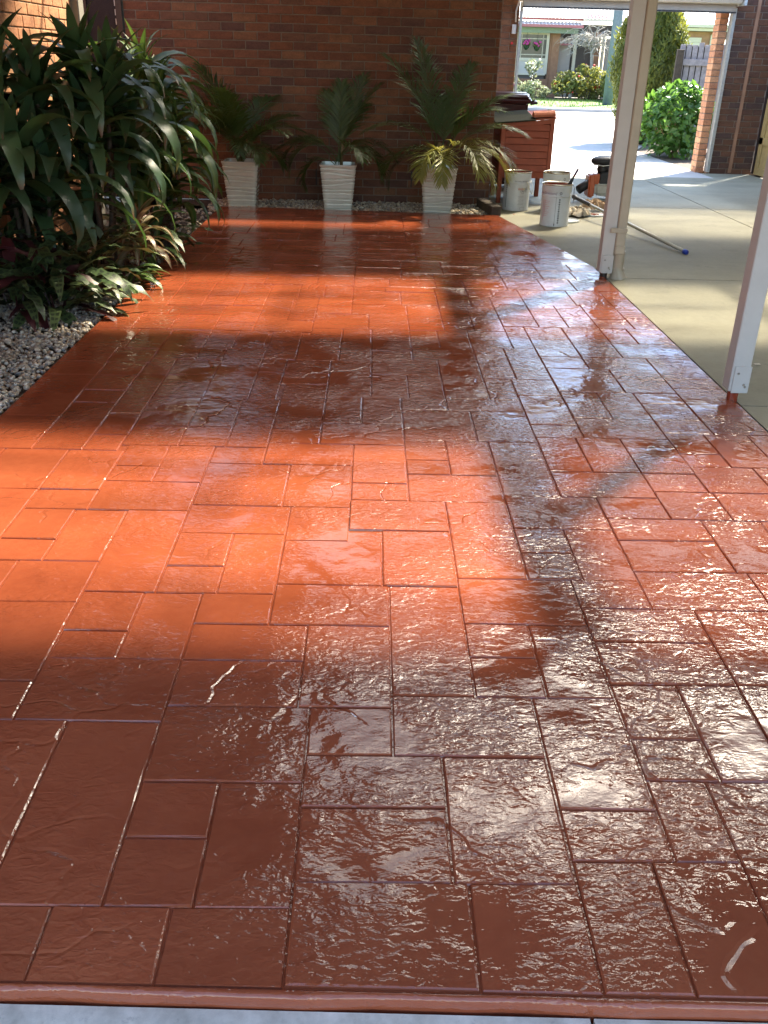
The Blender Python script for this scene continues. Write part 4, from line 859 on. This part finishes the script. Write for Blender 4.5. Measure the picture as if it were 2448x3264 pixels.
# ------------------------------------------------------------------ paint drums
def text_mesh(s, size, mt, fit=None):
    cu = bpy.data.curves.new('txt','FONT'); cu.body = s; cu.size = size; cu.align_x = 'CENTER'; cu.align_y = 'CENTER'; cu.resolution_u = 2
    o = bpy.data.objects.new('txt',cu); C.objects.link(o)
    dg = bpy.context.evaluated_depsgraph_get(); me = bpy.data.meshes.new_from_object(o.evaluated_get(dg))
    vv = [tuple(v.co) for v in me.vertices]; ff = [tuple(p.vertices) for p in me.polygons]
    bpy.data.objects.remove(o); bpy.data.curves.remove(cu); bpy.data.meshes.remove(me)
    return vv, ff
def wrap_on(t, nm, vv, ff, ang, z, mt, r=0.1432):
    """wrap flat (x,y) shape on the drum at angle ang (radians, 0=+x) and height z"""
    b = MB(); out = []
    for p in vv:
        a = ang+p[0]/r; out.append((math.cos(a)*r, math.sin(a)*r, z+p[1]))
    b.add(out, ff); return b.build(nm, M[mt], t)
def rect(x0,x1,y0,y1,k=6):
    vv = []; ff = []
    for i in range(k+1): vv += [(x0+(x1-x0)*i/k,y0),(x0+(x1-x0)*i/k,y1)]
    for i in range(k): ff.append((2*i,2*i+2,2*i+3,2*i+1))
    return vv, ff
def drum(label, x, y, face, contents='redpaint', group='white paint drums'):
    t = thing('paint_drum', label, 'paint drum', (x,y,-0.014), 0, group); r = 0.142
    b = MB(); pr_ = [(r-0.006,0.0),(r,0.004),(r,0.012),(r-0.002,0.016),(r-0.002,0.275),(r+0.003,0.282),(r+0.003,0.290),(r-0.001,0.297),(r-0.001,0.325),(r+0.003,0.332),(r+0.004,0.385)]
    b.lathe(pr_, n=48, close=False); b.f.append(tuple(range(48))[::-1]); b.mi.append(0); o = b.build('shell', M['drum'], t); smoothed(o.data,30)
    b = MB(); b.lathe([(r+0.004,0.383),(r+0.009,0.386),(r+0.010,0.392),(r+0.006,0.397),(r+0.0,0.396),(r-0.004,0.390),(r-0.005,0.33),(r-0.005,0.20)], n=48, close=False); o = b.build('rim', M['tin'], t); smoothed(o.data,50)
    b = MB(); b.lathe([(r-0.006,0.34 if contents=='redpaint' else 0.08),(0.001,0.34 if contents=='redpaint' else 0.08)], n=40, close=False); b.build('contents', M[contents], t)
    if contents == 'redpaint':
        b = MB(); b.lathe([(r-0.0056,0.34),(r-0.0056,0.385)], n=40, close=False); b.build('paint_smear', M['redpaint'], t, smooth=True)
    # seam
    return t
def toward(x,y): return math.atan2(-y,-x)
F0 = toward(1.81,9.39)
dA = drum('nearest white paint drum full of red coating with a column of black symbols', 1.81,9.39, F0)
wrap_on(dA,'seam_line',*rect(-0.0012,0.0012,0.01,0.375,1),F0+0.02,0.0,'ink_grey')
wrap_on(dA,'seam_stain',*rect(-0.004,0.004,0.01,0.035,1),F0+0.02,0.0,'ink_black')
v_,f_ = text_mesh('Mixing Directions',0.030,None); wrap_on(dA,'printed_heading',v_,f_,F0-0.75,0.312,'ink_purple',0.1462)
for k,(u,l,mt) in enumerate(((-0.135,0.20,'ink_red'),(-0.118,0.16,'ink_red'),(-0.15,0.12,'ink_pink'))):
    wrap_on(dA,'printed_bar',*rect(u,u+0.0035,0.25-l,0.25,1),F0,0.0,mt)
for k in range(9): wrap_on(dA,'printed_line',*rect(-0.112,-0.112+0.03+0.012*((k*7)%3),0.10+k*0.017,0.106+k*0.017,3),F0,0.0,'ink_pink')
rg = random.Random(77)
for k in range(11):
    z0 = 0.035+k*0.0215
    wrap_on(dA,'hazard_symbol',*rect(0.030,0.044,z0,z0+0.014,2),F0,0.0,'ink_black')
    wrap_on(dA,'symbol_mark',*rect(0.034,0.034+rg.choice((0.003,0.005,0.007)),z0+0.004,z0+0.004+rg.choice((0.004,0.006,0.008)),1),F0,0.0,'drum',0.1438)
ring = [(math.cos(a*math.pi/8)*rr,math.sin(a*math.pi/8)*rr) for rr in (0.009,0.0135) for a in range(16)]
wrap_on(dA,'round_emblem',ring,[(i,(i+1)%16,16+(i+1)%16,16+i) for i in range(16)],F0+0.30,0.315,'ink_grey',0.1462)
v_,f_ = text_mesh('G',0.015,None); wrap_on(dA,'round_emblem_letter',v_,f_,F0+0.30,0.315,'ink_grey',0.1462)
b = MB(); pts = []
for i in range(13):
    a = F0+0.12+1.2*i/12; pts.append((math.cos(a)*0.150,math.sin(a)*0.150,0.305-0.028*math.sin(math.pi*i/12)))
b.tube(pts,0.0022,5); b.build('wire_handle', M['galv'], dA)
b = MB(); b.tube([(math.cos(F0+1.5)*0.152,math.sin(F0+1.5)*0.152,0.385),(math.cos(F0+1.5)*0.166,math.sin(F0+1.5)*0.166,0.36),(math.cos(F0+1.5)*0.168,math.sin(F0+1.5)*0.168,0.22)],0.003,5); b.build('paint_drip_wire', M['maroon'], dA)
F1 = toward(1.565,10.40)
dB = drum('white paint drum with an orange logo standing by the red hutch', 1.565,10.40, F1)
for s_,sz,a_,z_,mt in (('MIX WELL BEFORE USE',0.017,0.42,0.305,'ink_grey'),('aus',0.046,0.32,0.232,'ink_orange'),('e',0.046,0.60,0.232,'ink_yellow'),('al',0.046,0.78,0.232,'ink_grey'),('CRETE',0.026,0.56,0.203,'ink_grey'),('Sealer',0.014,0.50,0.184,'ink_grey')):
    v_,f_ = text_mesh(s_,sz,None); wrap_on(dB,'printed_text',v_,f_,F1+a_,z_,mt,0.1464 if z_ > 0.27 else 0.1432)
for k in range(7): wrap_on(dB,'printed_line',*rect(0.02+0.004*((k*5)%3),0.085,0.07+k*0.014,0.0715+k*0.014,3),F1,0.0,'ink_grey')
for x0,x1,y0,y1 in ((0.05,0.10,0.012,0.0135),(0.05,0.10,0.040,0.0415),(0.05,0.0515,0.012,0.0415),(0.0985,0.10,0.012,0.0415)): wrap_on(dB,'label_box',*rect(x0,x1,y0,y1,3),F1,0.0,'ink_grey')
for k in range(11): wrap_on(dB,'hazard_symbol',*rect(-0.128,-0.116,0.035+k*0.0215,0.049+k*0.0215,2),F1,0.0,'ink_black')
b = MB(); pts = []
for i in range(13):
    a = F1+0.75+0.95*i/12; k = math.sin(math.pi*i/12); pts.append((math.cos(a)*(0.150+0.035*k),math.sin(a)*(0.150+0.035*k),0.305-0.135*k))
b.tube(pts,0.004,6); b.build('wire_handle', M['whitepl'], dB, smooth=True)
dC = drum('empty white paint drum half hidden behind the nearest one', 1.99,10.42, 0, 'galv')
F2 = toward(1.99,10.42)
wrap_on(dC,'seam_line',*rect(-0.001,0.001,0.01,0.375,1),F2+0.2,0.0,'ink_grey')
wrap_on(dC,'round_emblem',ring,[(i,(i+1)%16,16+(i+1)%16,16+i) for i in range(16)],F2+0.65,0.335,'ink_grey',0.1462)
br = thing('paint_brush', 'dark handled brush leaning out of the nearest paint drum', 'brush', (1.90,9.36,0.33))
b = MB(); b.tube([(0,0,0),(0.035,0.0,0.075),(0.05,0,0.11)],[0.017,0.017,0.011],8); b.build('ferrule', M['black'], br, smooth=True)
b = MB(); b.tube([(0.05,0,0.11),(0.078,0.0,0.165),(0.09,0,0.19)],[0.010,0.0125,0.011],8); b.build('handle', M['darkpurple'], br, smooth=True)
# lids
def dlid(label, x, y, red):
    t = thing('drum_lid', label, 'lid', (x,y,-0.013), 0, 'round drum lids on the concrete')
    b = MB(); b.lathe([(0.145,0.0),(0.155,0.004),(0.157,0.012),(0.152,0.017),(0.144,0.014),(0.140,0.008),(0.002,0.008)], n=48, close=False); o = b.build('disc', M['drum'], t); smoothed(o.data,40)
    b = MB(); b.lathe([(0.128,0.0095),(0.120,0.0105),(0.112,0.0095)], n=40, close=False); b.build('ring_mark', M['ink_pink'] if red else M['galv'], t)
    if red:
        rg = random.Random(8); b = MB(); vv = [(math.cos(i*0.5236)*0.09*rg.uniform(0.6,1.2),math.sin(i*0.5236)*0.07*rg.uniform(0.6,1.2),0.0100) for i in range(12)]; b.add(vv,[tuple(range(12))]); b.build('paint_stain', M['redpaint'], t)
dlid('clean white drum lid on the concrete right of the nearest drum', 1.965,9.66, False)
dlid('paint-stained drum lid under the rags behind the post', 2.36,10.12, True)
def rag(name, label, x, y, z, sx, sy, hh, mt, seed):
    rg = random.Random(seed); k = 16; vv = []; ph = [rg.uniform(0,6.3) for _ in range(8)]
    for i in range(k+1):
        for j in range(k+1):
            u, v = i/k-0.5, j/k-0.5
            e = max(0,1-(2*max(abs(u),abs(v)))**4)
            f = abs(math.sin(u*9+ph[0]+2*math.sin(v*6+ph[1])))*0.5+abs(math.sin(v*11+ph[2]+2*math.sin(u*7+ph[3])))*0.5
            r_ = 1+0.22*math.sin(6*math.atan2(v,u)+ph[4])
            vv.append((u*sx*r_+0.02*math.sin(v*20+ph[5]), v*sy*r_+0.02*math.sin(u*18+ph[6]), 0.004+hh*f*(0.25+0.75*e)))
    b = MB(); b.add(vv,[(i*(k+1)+j,(i+1)*(k+1)+j,(i+1)*(k+1)+j+1,i*(k+1)+j+1) for i in range(k) for j in range(k)])
    return b.build(name, M[mt], smooth=True, label=label, cat='rag', loc=(x,y,z))
rag('rag', 'crumpled off-white rag between the drums and the post', 2.13,10.02,-0.013,0.30,0.30,0.10,'rag',1)
rag('rag', 'small tan rag lying on the stained lid', 2.44,10.38,0.0,0.20,0.22,0.13,'rag2',2)
# extension pole
ep = thing('roller_pole', 'aluminium extension pole with black grip and blue end lying on the concrete', 'roller pole', (0,0,0))
e0 = Vector((2.70,7.95,0.004)); e1 = Vector((2.16,10.35,0.15)); 
def onp(s): return e0.lerp(e1,s)
b = MB(); b.cyl(onp(0.012),onp(0.80),0.015,n=12); b.build('tube', M['alu'], ep, smooth=True)
b = MB(); b.cyl(onp(0.0),onp(0.018),0.021,n=14); b.build('end_cap', M['blue'], ep, smooth=True)
b = MB(); b.tube([onp(0.80),onp(0.815),onp(0.95),onp(0.96),onp(0.965),onp(0.985)],[0.018,0.021,0.020,0.026,0.028,0.018],12); b.build('grip', M['black'], ep, smooth=True)
b = MB(); b.cyl(onp(0.985),onp(1.03),0.006,n=8); b.build('thread', M['galv'], ep)
# leaf blower
lb = thing('leaf_blower', 'orange and white backpack leaf blower with black pad, half behind the post', 'leaf blower', (2.70,11.25,-0.014))
b = MB(); tap(b,0.07,0.13,0.12,0.21,0.165,0.14,0.03,0,0.03); o_ = b.build('fuel_tank', M['whitepl'], lb); smoothed(o_.data)
b = MB(); tap(b,0.05,0.035,0.12,0.30,0.04,0.11,-0.155,-0.01,0.018); o_ = b.build('orange_cover', M['orange'], lb); smoothed(o_.data)
b = MB(); tap(b,0.20,0.04,0.08,0.31,0.045,0.08,-0.105,-0.05,0.015); o_ = b.build('orange_cover', M['orange'], lb); smoothed(o_.data)
b = MB(); tap(b,0.205,0.11,0.10,0.33,0.10,0.10,0.03,-0.03,0.012); o_ = b.build('engine', M['black'], lb); smoothed(o_.data)
b = MB(); b.tube([(0.05,0.05,0.05),(0.07,0.06,0.28),(0.05,0.05,0.42)],[0.045,0.04,0.03],10); b.build('back_frame', M['whitepl'], lb, smooth=True)
b = MB(); b.tube([(-0.02,-0.02,0.31),(-0.03,-0.03,0.36),(-0.02,-0.02,0.41)],[0.06,0.07,0.06],14); b.build('air_filter', M['black'], lb, smooth=True)
b = MB(); b.ball((0.0,0.0,0.445),0.15,3,(1.15,0.75,0.42)); o_ = b.build('back_pad', M['black'], lb, smooth=True)
b = MB(); b.tube([(-0.16,-0.08,0.41),(-0.05,-0.12,0.40),(0.08,-0.12,0.415),(0.16,-0.06,0.43)],0.006,6); b.build('strap', M['galv'], lb)
b = MB(); b.tube([(0.06,-0.13,0.41),(0.10,-0.12,0.34),(0.11,-0.10,0.26)],0.005,6); b.build('strap', M['galv'], lb)
b = MB(); b.tube([(-0.13,-0.02,0.22),(-0.20,-0.05,0.19),(-0.30,-0.09,0.13)],[0.045,0.048,0.05],14); b.build('air_tube', M['black'], lb, smooth=True)
b = MB(); b.tube([(-0.05,-0.08,0.01),(0.12,-0.10,0.012),(0.20,0.02,0.012),(0.10,0.10,0.012),(-0.05,0.08,0.012)],0.012,6); b.build('skid_base', M['whitepl'], lb, smooth=True)
b = MB(); b.bbox(0.06,0.14,-0.06,0.04,0.0,0.07,0.01); b.build('skid_leg', M['whitepl'], lb)
# bits on the floor
for k,(x,y,lbt) in enumerate(((1.50,9.98,'small red-brown paint flake on the concrete below the logo drum'),(2.85,5.9,'single pale leaf scrap on the concrete between the posts'),(2.1,4.75,'tiny pale leaf near the foot of the nearer post'))):
    b = MB(); rg = random.Random(k+90); vv = [(math.cos(i*1.05)*0.022*rg.uniform(0.5,1.3),math.sin(i*1.05)*0.012*rg.uniform(0.5,1.3),0.004+0.006*(i%2)) for i in range(6)]; b.add(vv,[tuple(range(6))]); b.build('debris', M['terracotta' if k==0 else 'rag'], label=lbt, cat='debris', loc=(x,y,-0.013))

# ------------------------------------------------------------------ outside: plants, fence, pole
def leafcloud(name, mt, parent, n, fn, size, seed, shape='oval', upright=0.0):
    rg = random.Random(seed); b = MB()
    for i in range(n):
        p, nrm, k = fn(rg); s_ = size*rg.uniform(0.65,1.25)*k
        d = Vector((rg.gauss(0,1),rg.gauss(0,1),rg.gauss(0,0.6)+upright)).normalized()
        nn = (Vector(nrm)+Vector((rg.gauss(0,0.5),rg.gauss(0,0.5),rg.gauss(0,0.5)))).normalized()
        a = (d-nn*d.dot(nn)); a = a.normalized() if a.length > 1e-4 else nn.orthogonal().normalized(); c = nn.cross(a)
        p = Vector(p); r_ = rg.random()
        if shape == 'oval':
            w_ = s_*0.36; b.add([p, p+a*s_*0.45+c*w_+nn*s_*0.06, p+a*s_-nn*s_*0.10, p+a*s_*0.45-c*w_+nn*s_*0.06, p+a*s_*0.45-nn*s_*0.05], [(0,4,1),(1,4,2),(2,4,3),(3,4,0)], uv=[(0.5,0),(0.95,0.5),(0.5,1),(0.05,0.5),(0.5,0.5)], rnd=r_)
        else:
            w_ = s_*0.17; b.add([p-c*w_*0.5, p+c*w_*0.5, p+a*s_*0.5+c*w_, p+a*s_, p+a*s_*0.5-c*w_], [(0,1,2,4),(4,2,3)], uv=[(0.3,0),(0.7,0),(0.9,0.5),(0.5,1),(0.1,0.5)], rnd=r_)
    return b.build(name, M[mt], parent)
def lumpy(rg_seed, cx, cy, cz, rx, ry, rz, lumps):
    rr = random.Random(rg_seed); L = []
    for i in range(lumps):
        u = rr.uniform(-1,1); a = rr.uniform(0,6.3); s_ = math.sqrt(1-u*u); k = rr.uniform(0.45,0.8)
        L.append((Vector((s_*math.cos(a)*k,s_*math.sin(a)*k,u*k)), rr.uniform(0.28,0.45)))
    def fn(rg):
        c, r_ = L[rg.randrange(len(L))]; v = Vector((rg.gauss(0,1),rg.gauss(0,1),rg.gauss(0,1))).normalized(); q = c+v*r_*rg.uniform(0.75,1.05)
        return (cx+q.x*rx, cy+q.y*ry, max(0.03,cz+q.z*rz)), v, 1.0
    return fn
cyp = thing('golden_cypress', 'dense golden-green cypress beside the driveway beyond the post', 'conifer', (5.52,20.3,0))
def cypfn(rg):
    t = rg.random()**0.85; z = 0.05+2.75*t; a = rg.uniform(0,6.283)
    prof = 0.72*min(1,(0.55+1.1*t))*math.sqrt(max(0.02,1-max(0,(t-0.30)/0.71)**2.2))
    lob = 1+0.10*math.sin(a*5+z*3)+0.08*math.sin(a*9-z*6)
    r_ = prof*lob*rg.uniform(0.80,1.04); return (math.cos(a)*r_,math.sin(a)*r_,z),(math.cos(a),math.sin(a),0.2),1.0
leafcloud('crown','gold',cyp,30000,cypfn,0.085,1,'spike',2.2)
b = MB(); b.tube([(0,0,-0.05),(0,0,1.2),(0,0,2.4)],[0.09,0.07,0.03],8); b.build('trunk', M['bark'], cyp, smooth=True)
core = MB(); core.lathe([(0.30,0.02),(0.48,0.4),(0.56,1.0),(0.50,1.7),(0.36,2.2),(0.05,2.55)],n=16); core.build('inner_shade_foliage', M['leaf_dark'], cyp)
hy = thing('hydrangea_bush', 'bright green broad-leaved bush at the foot of the paling fence', 'bush', (5.32,17.3,0))
def hyfn(rg):
    z = 0.05+1.10*rg.random()**0.8; a = rg.uniform(0,6.283); t = z/1.15
    r_ = 0.52*math.sqrt(max(0.03,1-max(0,(t-0.45)/0.58)**2))*(0.72+0.5*min(1,t*1.6))*(1+0.14*math.sin(a*4+z*5)+0.10*math.sin(a*7-z*9))*rg.uniform(0.62,1.05)
    v = Vector((math.cos(a),math.sin(a),0.55+0.6*t)).normalized(); return (math.cos(a)*r_,math.sin(a)*r_*0.9,z), v, 1.0
leafcloud('crown','hyd',hy,2300,hyfn,0.125,2,'oval',0.3)
b = MB(); rg = random.Random(4)
for i in range(16):
    a = rg.uniform(0,6.3); r_ = rg.uniform(0.1,0.42); b.tube([(math.cos(a)*0.05,math.sin(a)*0.05,-0.02),(math.cos(a)*r_*0.6,math.sin(a)*r_*0.6,0.35),(math.cos(a)*r_,math.sin(a)*r_,0.8)],[0.010,0.008,0.004],5)
b.build('stems', M['cane'], hy)
rg = random.Random(14); b = MB()
for i in range(46):
    p = Vector((-0.30+rg.gauss(0,0.08),-0.30+rg.gauss(0,0.08),0.55+rg.gauss(0,0.09))); d = Vector((rg.gauss(0,1),rg.gauss(0,1)-0.6,rg.gauss(0,1))).normalized()*0.06
    b.tube([p,p+d],0.004,4)
b.build('dry_flower_head', M['leaf_dead'], hy)
fe = thing('paling_fence', 'silver-grey timber paling fence behind the green bush', 'fence', (5.56,18.6,0))
rg = random.Random(9)
for i in range(17):
    b = MB(); x = 0.02+i*0.112; b.bbox(x,x+0.094,0.0,0.016,0.05,1.80+rg.uniform(-0.015,0.03)+0.005*i,0.003); b.build('paling', M['fence'], fe)
b = MB(); b.box(0.02,1.92,0.022,0.03,0.05,1.78); b.build('dark_gap_panel', M['timber_dark'], fe)  # added dark panel standing for the shade between the palings
for z in (0.35,1.46):
    b = MB(); b.bbox(0.08,1.95,-0.04,-0.002,z,z+0.11,0.004); b.build('rail', M['fence'], fe)
b = MB(); b.bbox(-0.06,0.07,-0.11,-0.045,0,1.72,0.006); b.build('fence_post', M['timber_dark'], fe)
up = MB(); up.tube([(0,0,-0.2),(0,0,4),(0,0,9)],[0.195,0.165,0.12],18); up.build('utility_pole', M['pole'], smooth=True, label='grey timber utility pole standing on the far lawn', cat='utility pole', loc=(9.05,38.6,0.06))

# ------------------------------------------------------------------ house across the street
hs = thing('house', 'low house across the street with pale roof and cream framed window', 'house', (0,46.0,0.06))
def part(nm, mt, *boxes, parent=hs):
    b = MB()
    for q in boxes: b.box(*q)
    return b.build(nm, M[mt], parent)
part('wall','farwall',(4.0,7.72,0.02,0.4,0,3.0),(7.7,10.2,0.9,1.2,0,3.0),(9.1,16.5,0.30,0.6,2.55,3.0))
part('brick_pier','farbrick',(7.95,8.30,-0.05,0.28,0,2.7)); part('brick_pier','farbrick',(9.85,10.15,-0.02,0.28,0,2.7)); part('brick_base','farbrick',(4.0,7.9,-0.03,0.018,0,0.75))
part('brick_panel','farbrick',(7.85,8.02,0.0,0.3,0,2.7))
part('porch_wall','board',(8.32,8.95,0.62,0.88,0,2.2))
for i in range(14): part('weatherboard','board',(8.32,8.95,0.60,0.618,0.05+i*0.15,0.19+i*0.15))
part('porch_post','winframe',(8.95,9.08,-0.05,0.08,0,2.6)); part('porch_post','winframe',(10.22,10.34,-0.05,0.08,0,2.6))
part('door','farwall',(9.1,9.85,0.82,0.88,0,2.1))
gw = part('slatted_door','board',(10.4,12.6,0.05,0.1,0,2.45))
for i in range(22): part('slat','board',(10.42,12.58,0.02,0.048,0.03+i*0.11,0.12+i*0.11),parent=gw)
wn = part('window','winframe',(6.30,6.42,-0.06,0.0,0.95,2.62),(7.70,7.82,-0.06,0.0,0.95,2.62),(6.42,7.70,-0.06,0.0,2.54,2.62),(6.42,7.70,-0.06,0.0,1.48,1.60),(6.36,7.76,-0.08,0.0,0.90,0.98))
part('pane','glass',(6.42,7.70,-0.03,-0.01,1.60,2.54),parent=wn); part('pane','board',(6.42,7.70,-0.03,-0.01,0.98,1.48),parent=wn)
part('glazing_bar','winframe',(6.56,6.59,-0.05,-0.031,1.6,2.54),(7.53,7.56,-0.05,-0.031,1.6,2.54),(6.42,7.70,-0.05,-0.0305,1.72,1.75),(6.42,7.70,-0.05,-0.0305,2.36,2.39),parent=wn)
part('awning','greentrim',(5.6,9.0,-0.45,-0.40,2.60,2.82))
def cslope(nm, mt, x0, x1, y0, z0, y1, z1, parent=hs, per=0.16, trim=None):
    b = MB(); k = int((x1-x0)/per*4); vv = []
    for i in range(k+1):
        x = x0+(x1-x0)*i/k; d = 0.03*math.sin(2*math.pi*x/per); vv += [(x,y0,z0+d),(x,y1,z1+d)]
    b.add(vv,[(2*i,2*i+2,2*i+3,2*i+1) for i in range(k)]); return b.build(nm, M[mt], parent)
cslope('verandah_roof','whiteroof',3.5,9.15,-0.75,2.86,0.15,3.08)
part('verandah_edge','redtrim',(3.5,9.15,-0.78,-0.755,2.82,2.93))
part('fascia','redtrim',(3.0,16.8,-0.02,0.015,3.12,3.22))
cslope('main_roof','whiteroof',3.0,16.8,-0.30,3.22,5.2,5.4)
part('roof_gutter','winframe',(9.2,16.8,-0.36,-0.28,3.12,3.2))
cslope('porch_roof','whiteroof',8.35,9.0,0.2,2.22,0.6,2.45); part('porch_edge','redtrim',(8.35,9.0,0.17,0.195,2.14,2.22))
cslope('dormer_patch','redtrim',9.4,10.3,-0.30,3.24,0.2,3.42)
fb = thing('hanging_basket', 'left pink flower basket hung in the window across the street', 'flower basket', (6.80,45.86,2.16), group='hanging baskets'); 
fb2 = thing('hanging_basket', 'right pink flower basket hung in the window across the street', 'flower basket', (7.28,45.86,2.12), group='hanging baskets')
for f_i, f_ in enumerate((fb,fb2)):
    leafcloud('foliage','rose',f_,70,lumpy(3+f_i,0,0,0.03,0.16,0.12,0.16,6),0.09,5+f_i)
    b = MB(); rg = random.Random(6+f_i)
    for i in range(12): b.ball((rg.gauss(0,0.08),rg.gauss(0,0.05)-0.04,0.12+rg.gauss(0,0.05)),0.05,1)
    b.build('flowers', M['fl_pink'], f_)
    b = MB(); b.lathe([(0.02,-0.18),(0.10,-0.10),(0.13,0.0)],n=10,close=False); b.build('bowl', M['leaf_dark'], f_)
    b = MB(); b.cyl((0,0,0.1),(0,0,0.55),0.008,n=5); b.build('hanger', M['black'], f_)
# second house
h2 = thing('house', 'brick house with a pale hipped roof above the paling fence', 'house', (0,42.5,0.06))
part('wall','farbrick',(11.2,14.15,0,3,0,2.72),parent=h2); part('wall_end','farbrick',(14.15,14.3,0.4,3,0,2.72),parent=h2)
gd2 = part('garage_door','garage',(11.4,13.55,-0.03,-0.002,0,2.50),parent=h2)
for i in range(24): part('rib','garage',(11.42,13.53,-0.05,-0.032,0.03+i*0.10,0.11+i*0.10),parent=gd2)
part('gutter','winframe',(10.8,14.55,-0.5,-0.40,2.86,2.98),parent=h2); part('eave_board','winframe',(10.9,14.5,-0.38,-0.02,2.74,2.84),parent=h2)
b = MB(); b.add([(10.8,-0.45,2.98),(14.6,-0.45,2.98),(14.6,4,2.98),(10.8,4,2.98),(12.2,1.8,3.95),(13.0,1.8,3.95)],[(0,1,5,4),(1,2,5),(2,3,4,5),(3,0,4)]); b.build('hip_roof', M['whiteroof'], h2)
b = MB(); b.tube([(14.1,-0.43,2.86),(14.0,-0.2,2.66),(13.95,-0.06,2.6),(13.95,-0.06,0)],0.05,8); b.build('downpipe', M['winframe'], h2)
def tree(name, label, loc, h, r, mt, seed, n=1500, sz=0.3):
    t = thing(name, label, 'tree', loc); b = MB(); b.tube([(0,0,-0.1),(0.05,0,h*0.4),(0,0.1,h*0.75)],[0.16,0.12,0.05],8)
    rg = random.Random(seed)
    for i in range(6):
        a = rg.uniform(0,6.3); b.tube([(0.03,0,h*rg.uniform(0.35,0.6)),(math.cos(a)*r*0.35,math.sin(a)*r*0.35,h*0.72),(math.cos(a)*r*0.7,math.sin(a)*r*0.7,h*0.85)],[0.06,0.04,0.015],5)
    b.build('trunk', M['bark'], t, smooth=True); leafcloud('crown',mt,t,n,lumpy(seed,0,0,h*0.72,r,r,h*0.34,12),sz,seed)
    return t
tree('background_tree','green treetop showing over the hipped roof corner',(17.6,55,0),5.4,1.6,'hyd',71)
# rose garden
rb = 'rose bushes in front of the house'
def bush(name, label, loc, rx, ry, h, mt, seed, n, sz, flowers=None, nf=0, group=None, cat='bush'):
    t = thing(name, label, cat, loc, 0, group)
    leafcloud('foliage',mt,t,n,lumpy(seed,0,0,h*0.55,rx,ry,h*0.55,11),sz,seed)
    b = MB(); rg = random.Random(seed)
    for i in range(7):
        a = rg.uniform(0,6.3); b.tube([(0.04*math.cos(a),0.04*math.sin(a),-0.05),(math.cos(a)*rx*0.5,math.sin(a)*ry*0.5,h*0.6)],[0.02,0.008],5)
    b.build('stems', M['bark'], t)
    if flowers:
        fn = lumpy(seed,0,-ry*0.12,h*0.6,rx*1.02,ry*1.05,h*0.58,11); 
        for i in range(nf):
            p,_,_ = fn(rg); b = MB(); b.ball(p,rg.uniform(0.035,0.06),1); b.build('flower', M[flowers], t)
    return t
bush('rose_bush','left yellow-green rose bush near the pale grass gap',(8.25,43.2,0.06),0.62,0.6,1.15,'rose',81,1500,0.12,'fl_red',9,rb)
bush('rose_bush','largest rose bush with red blooms left of the utility pole',(9.25,43.4,0.06),0.85,0.7,1.38,'rose',82,2400,0.12,'fl_red',20,rb)
bush('rose_bush','rose bush tucked against the foot of the utility pole',(9.95,42.6,0.06),0.55,0.55,1.15,'rose',83,1300,0.12,'fl_red',10,rb)
sr = bush('standard_rose','white flowering standard rose before the window',(6.85,43.9,0.75),0.42,0.4,0.85,'palegreen',84,520,0.11,'fl_white',30,None)
b = MB(); b.cyl((0,0,-0.75),(0,0,0.2),0.03,n=8); b.build('trunk', M['bark'], sr)
bush('pink_rose','small pink flowered rose at the left edge of the window',(6.10,43.6,0.06),0.3,0.3,1.05,'palegreen',85,240,0.10,'fl_pink',16,None)
bush('pale_shrub','pale grey-green shrub above the maroon bin',(6.5,42.4,0.06),0.60,0.5,0.75,'palegreen',86,1000,0.11)
bush('low_shrub','low leafy ground shrub between the pale shrub and the roses',(7.25,43.0,0.06),0.40,0.4,0.45,'palegreen',87,500,0.10)
bed = sheet('rose_bed', [(5,41.8),(11.5,41.8),(11.5,45.5),(5,45.5)], 0.075, M['earth'], th=0.03)
# bare tree
bt = thing('bare_tree', 'leafless grey weeping tree in front of the white porch', 'tree', (9.55,44.6,0.06))
b = MB(); rg = random.Random(17)
b.tube([(0,0,-0.1),(0.05,0,1.0),(-0.05,0,1.9),(0.05,0,2.3)],[0.10,0.085,0.07,0.05],8); b.build('trunk', M['twig'], bt, smooth=True)
b = MB()
for i in range(60):
    a = rg.uniform(0,6.283); L0 = rg.uniform(0.6,1.7); z0 = rg.uniform(1.8,2.3); rz = rg.uniform(0.15,0.75); pts = [(0,0,z0)]
    for k in range(1,6):
        t = k/5; pts.append((math.cos(a)*L0*t+rg.uniform(-.06,.06), math.sin(a)*L0*t*0.6+rg.uniform(-.05,.05), z0+rz*math.sin(t*2.6)-0.25*t*t+rg.uniform(-.05,.05)))
    b.tube(pts,[0.028,0.022,0.018,0.013,0.009,0.006],4)
    for j in range(4):
        q = Vector(pts[rg.randrange(2,6)]); d = Vector((rg.gauss(0,0.25),rg.gauss(0,0.15),rg.gauss(0,0.16))); b.tube([q,q+d*0.6,q+d+Vector((0,0,-0.06))],[0.011,0.009,0.005],3)
b.build('branches', M['twig'], bt)
# grass tufts on the far lawn edge
rg = random.Random(91); b = MB()
for i in range(2600):
    x = rg.uniform(4.5,12); y = rg.choice((rg.uniform(41.4,42.0),rg.uniform(35,42))); h_ = rg.uniform(0.04,0.12); a = rg.uniform(0,6.3); p = Vector((x,y,0.06)); d = Vector((math.cos(a)*0.012,math.sin(a)*0.012,0))
    b.add([p-d,p+d,p+Vector((rg.uniform(-.02,.02),rg.uniform(-.02,.02),h_))],[(0,1,2)])
b.build('lawn_grass', M['grass'], label='sunlit grass blades on the lawn across the street', cat='grass', kind='stuff')
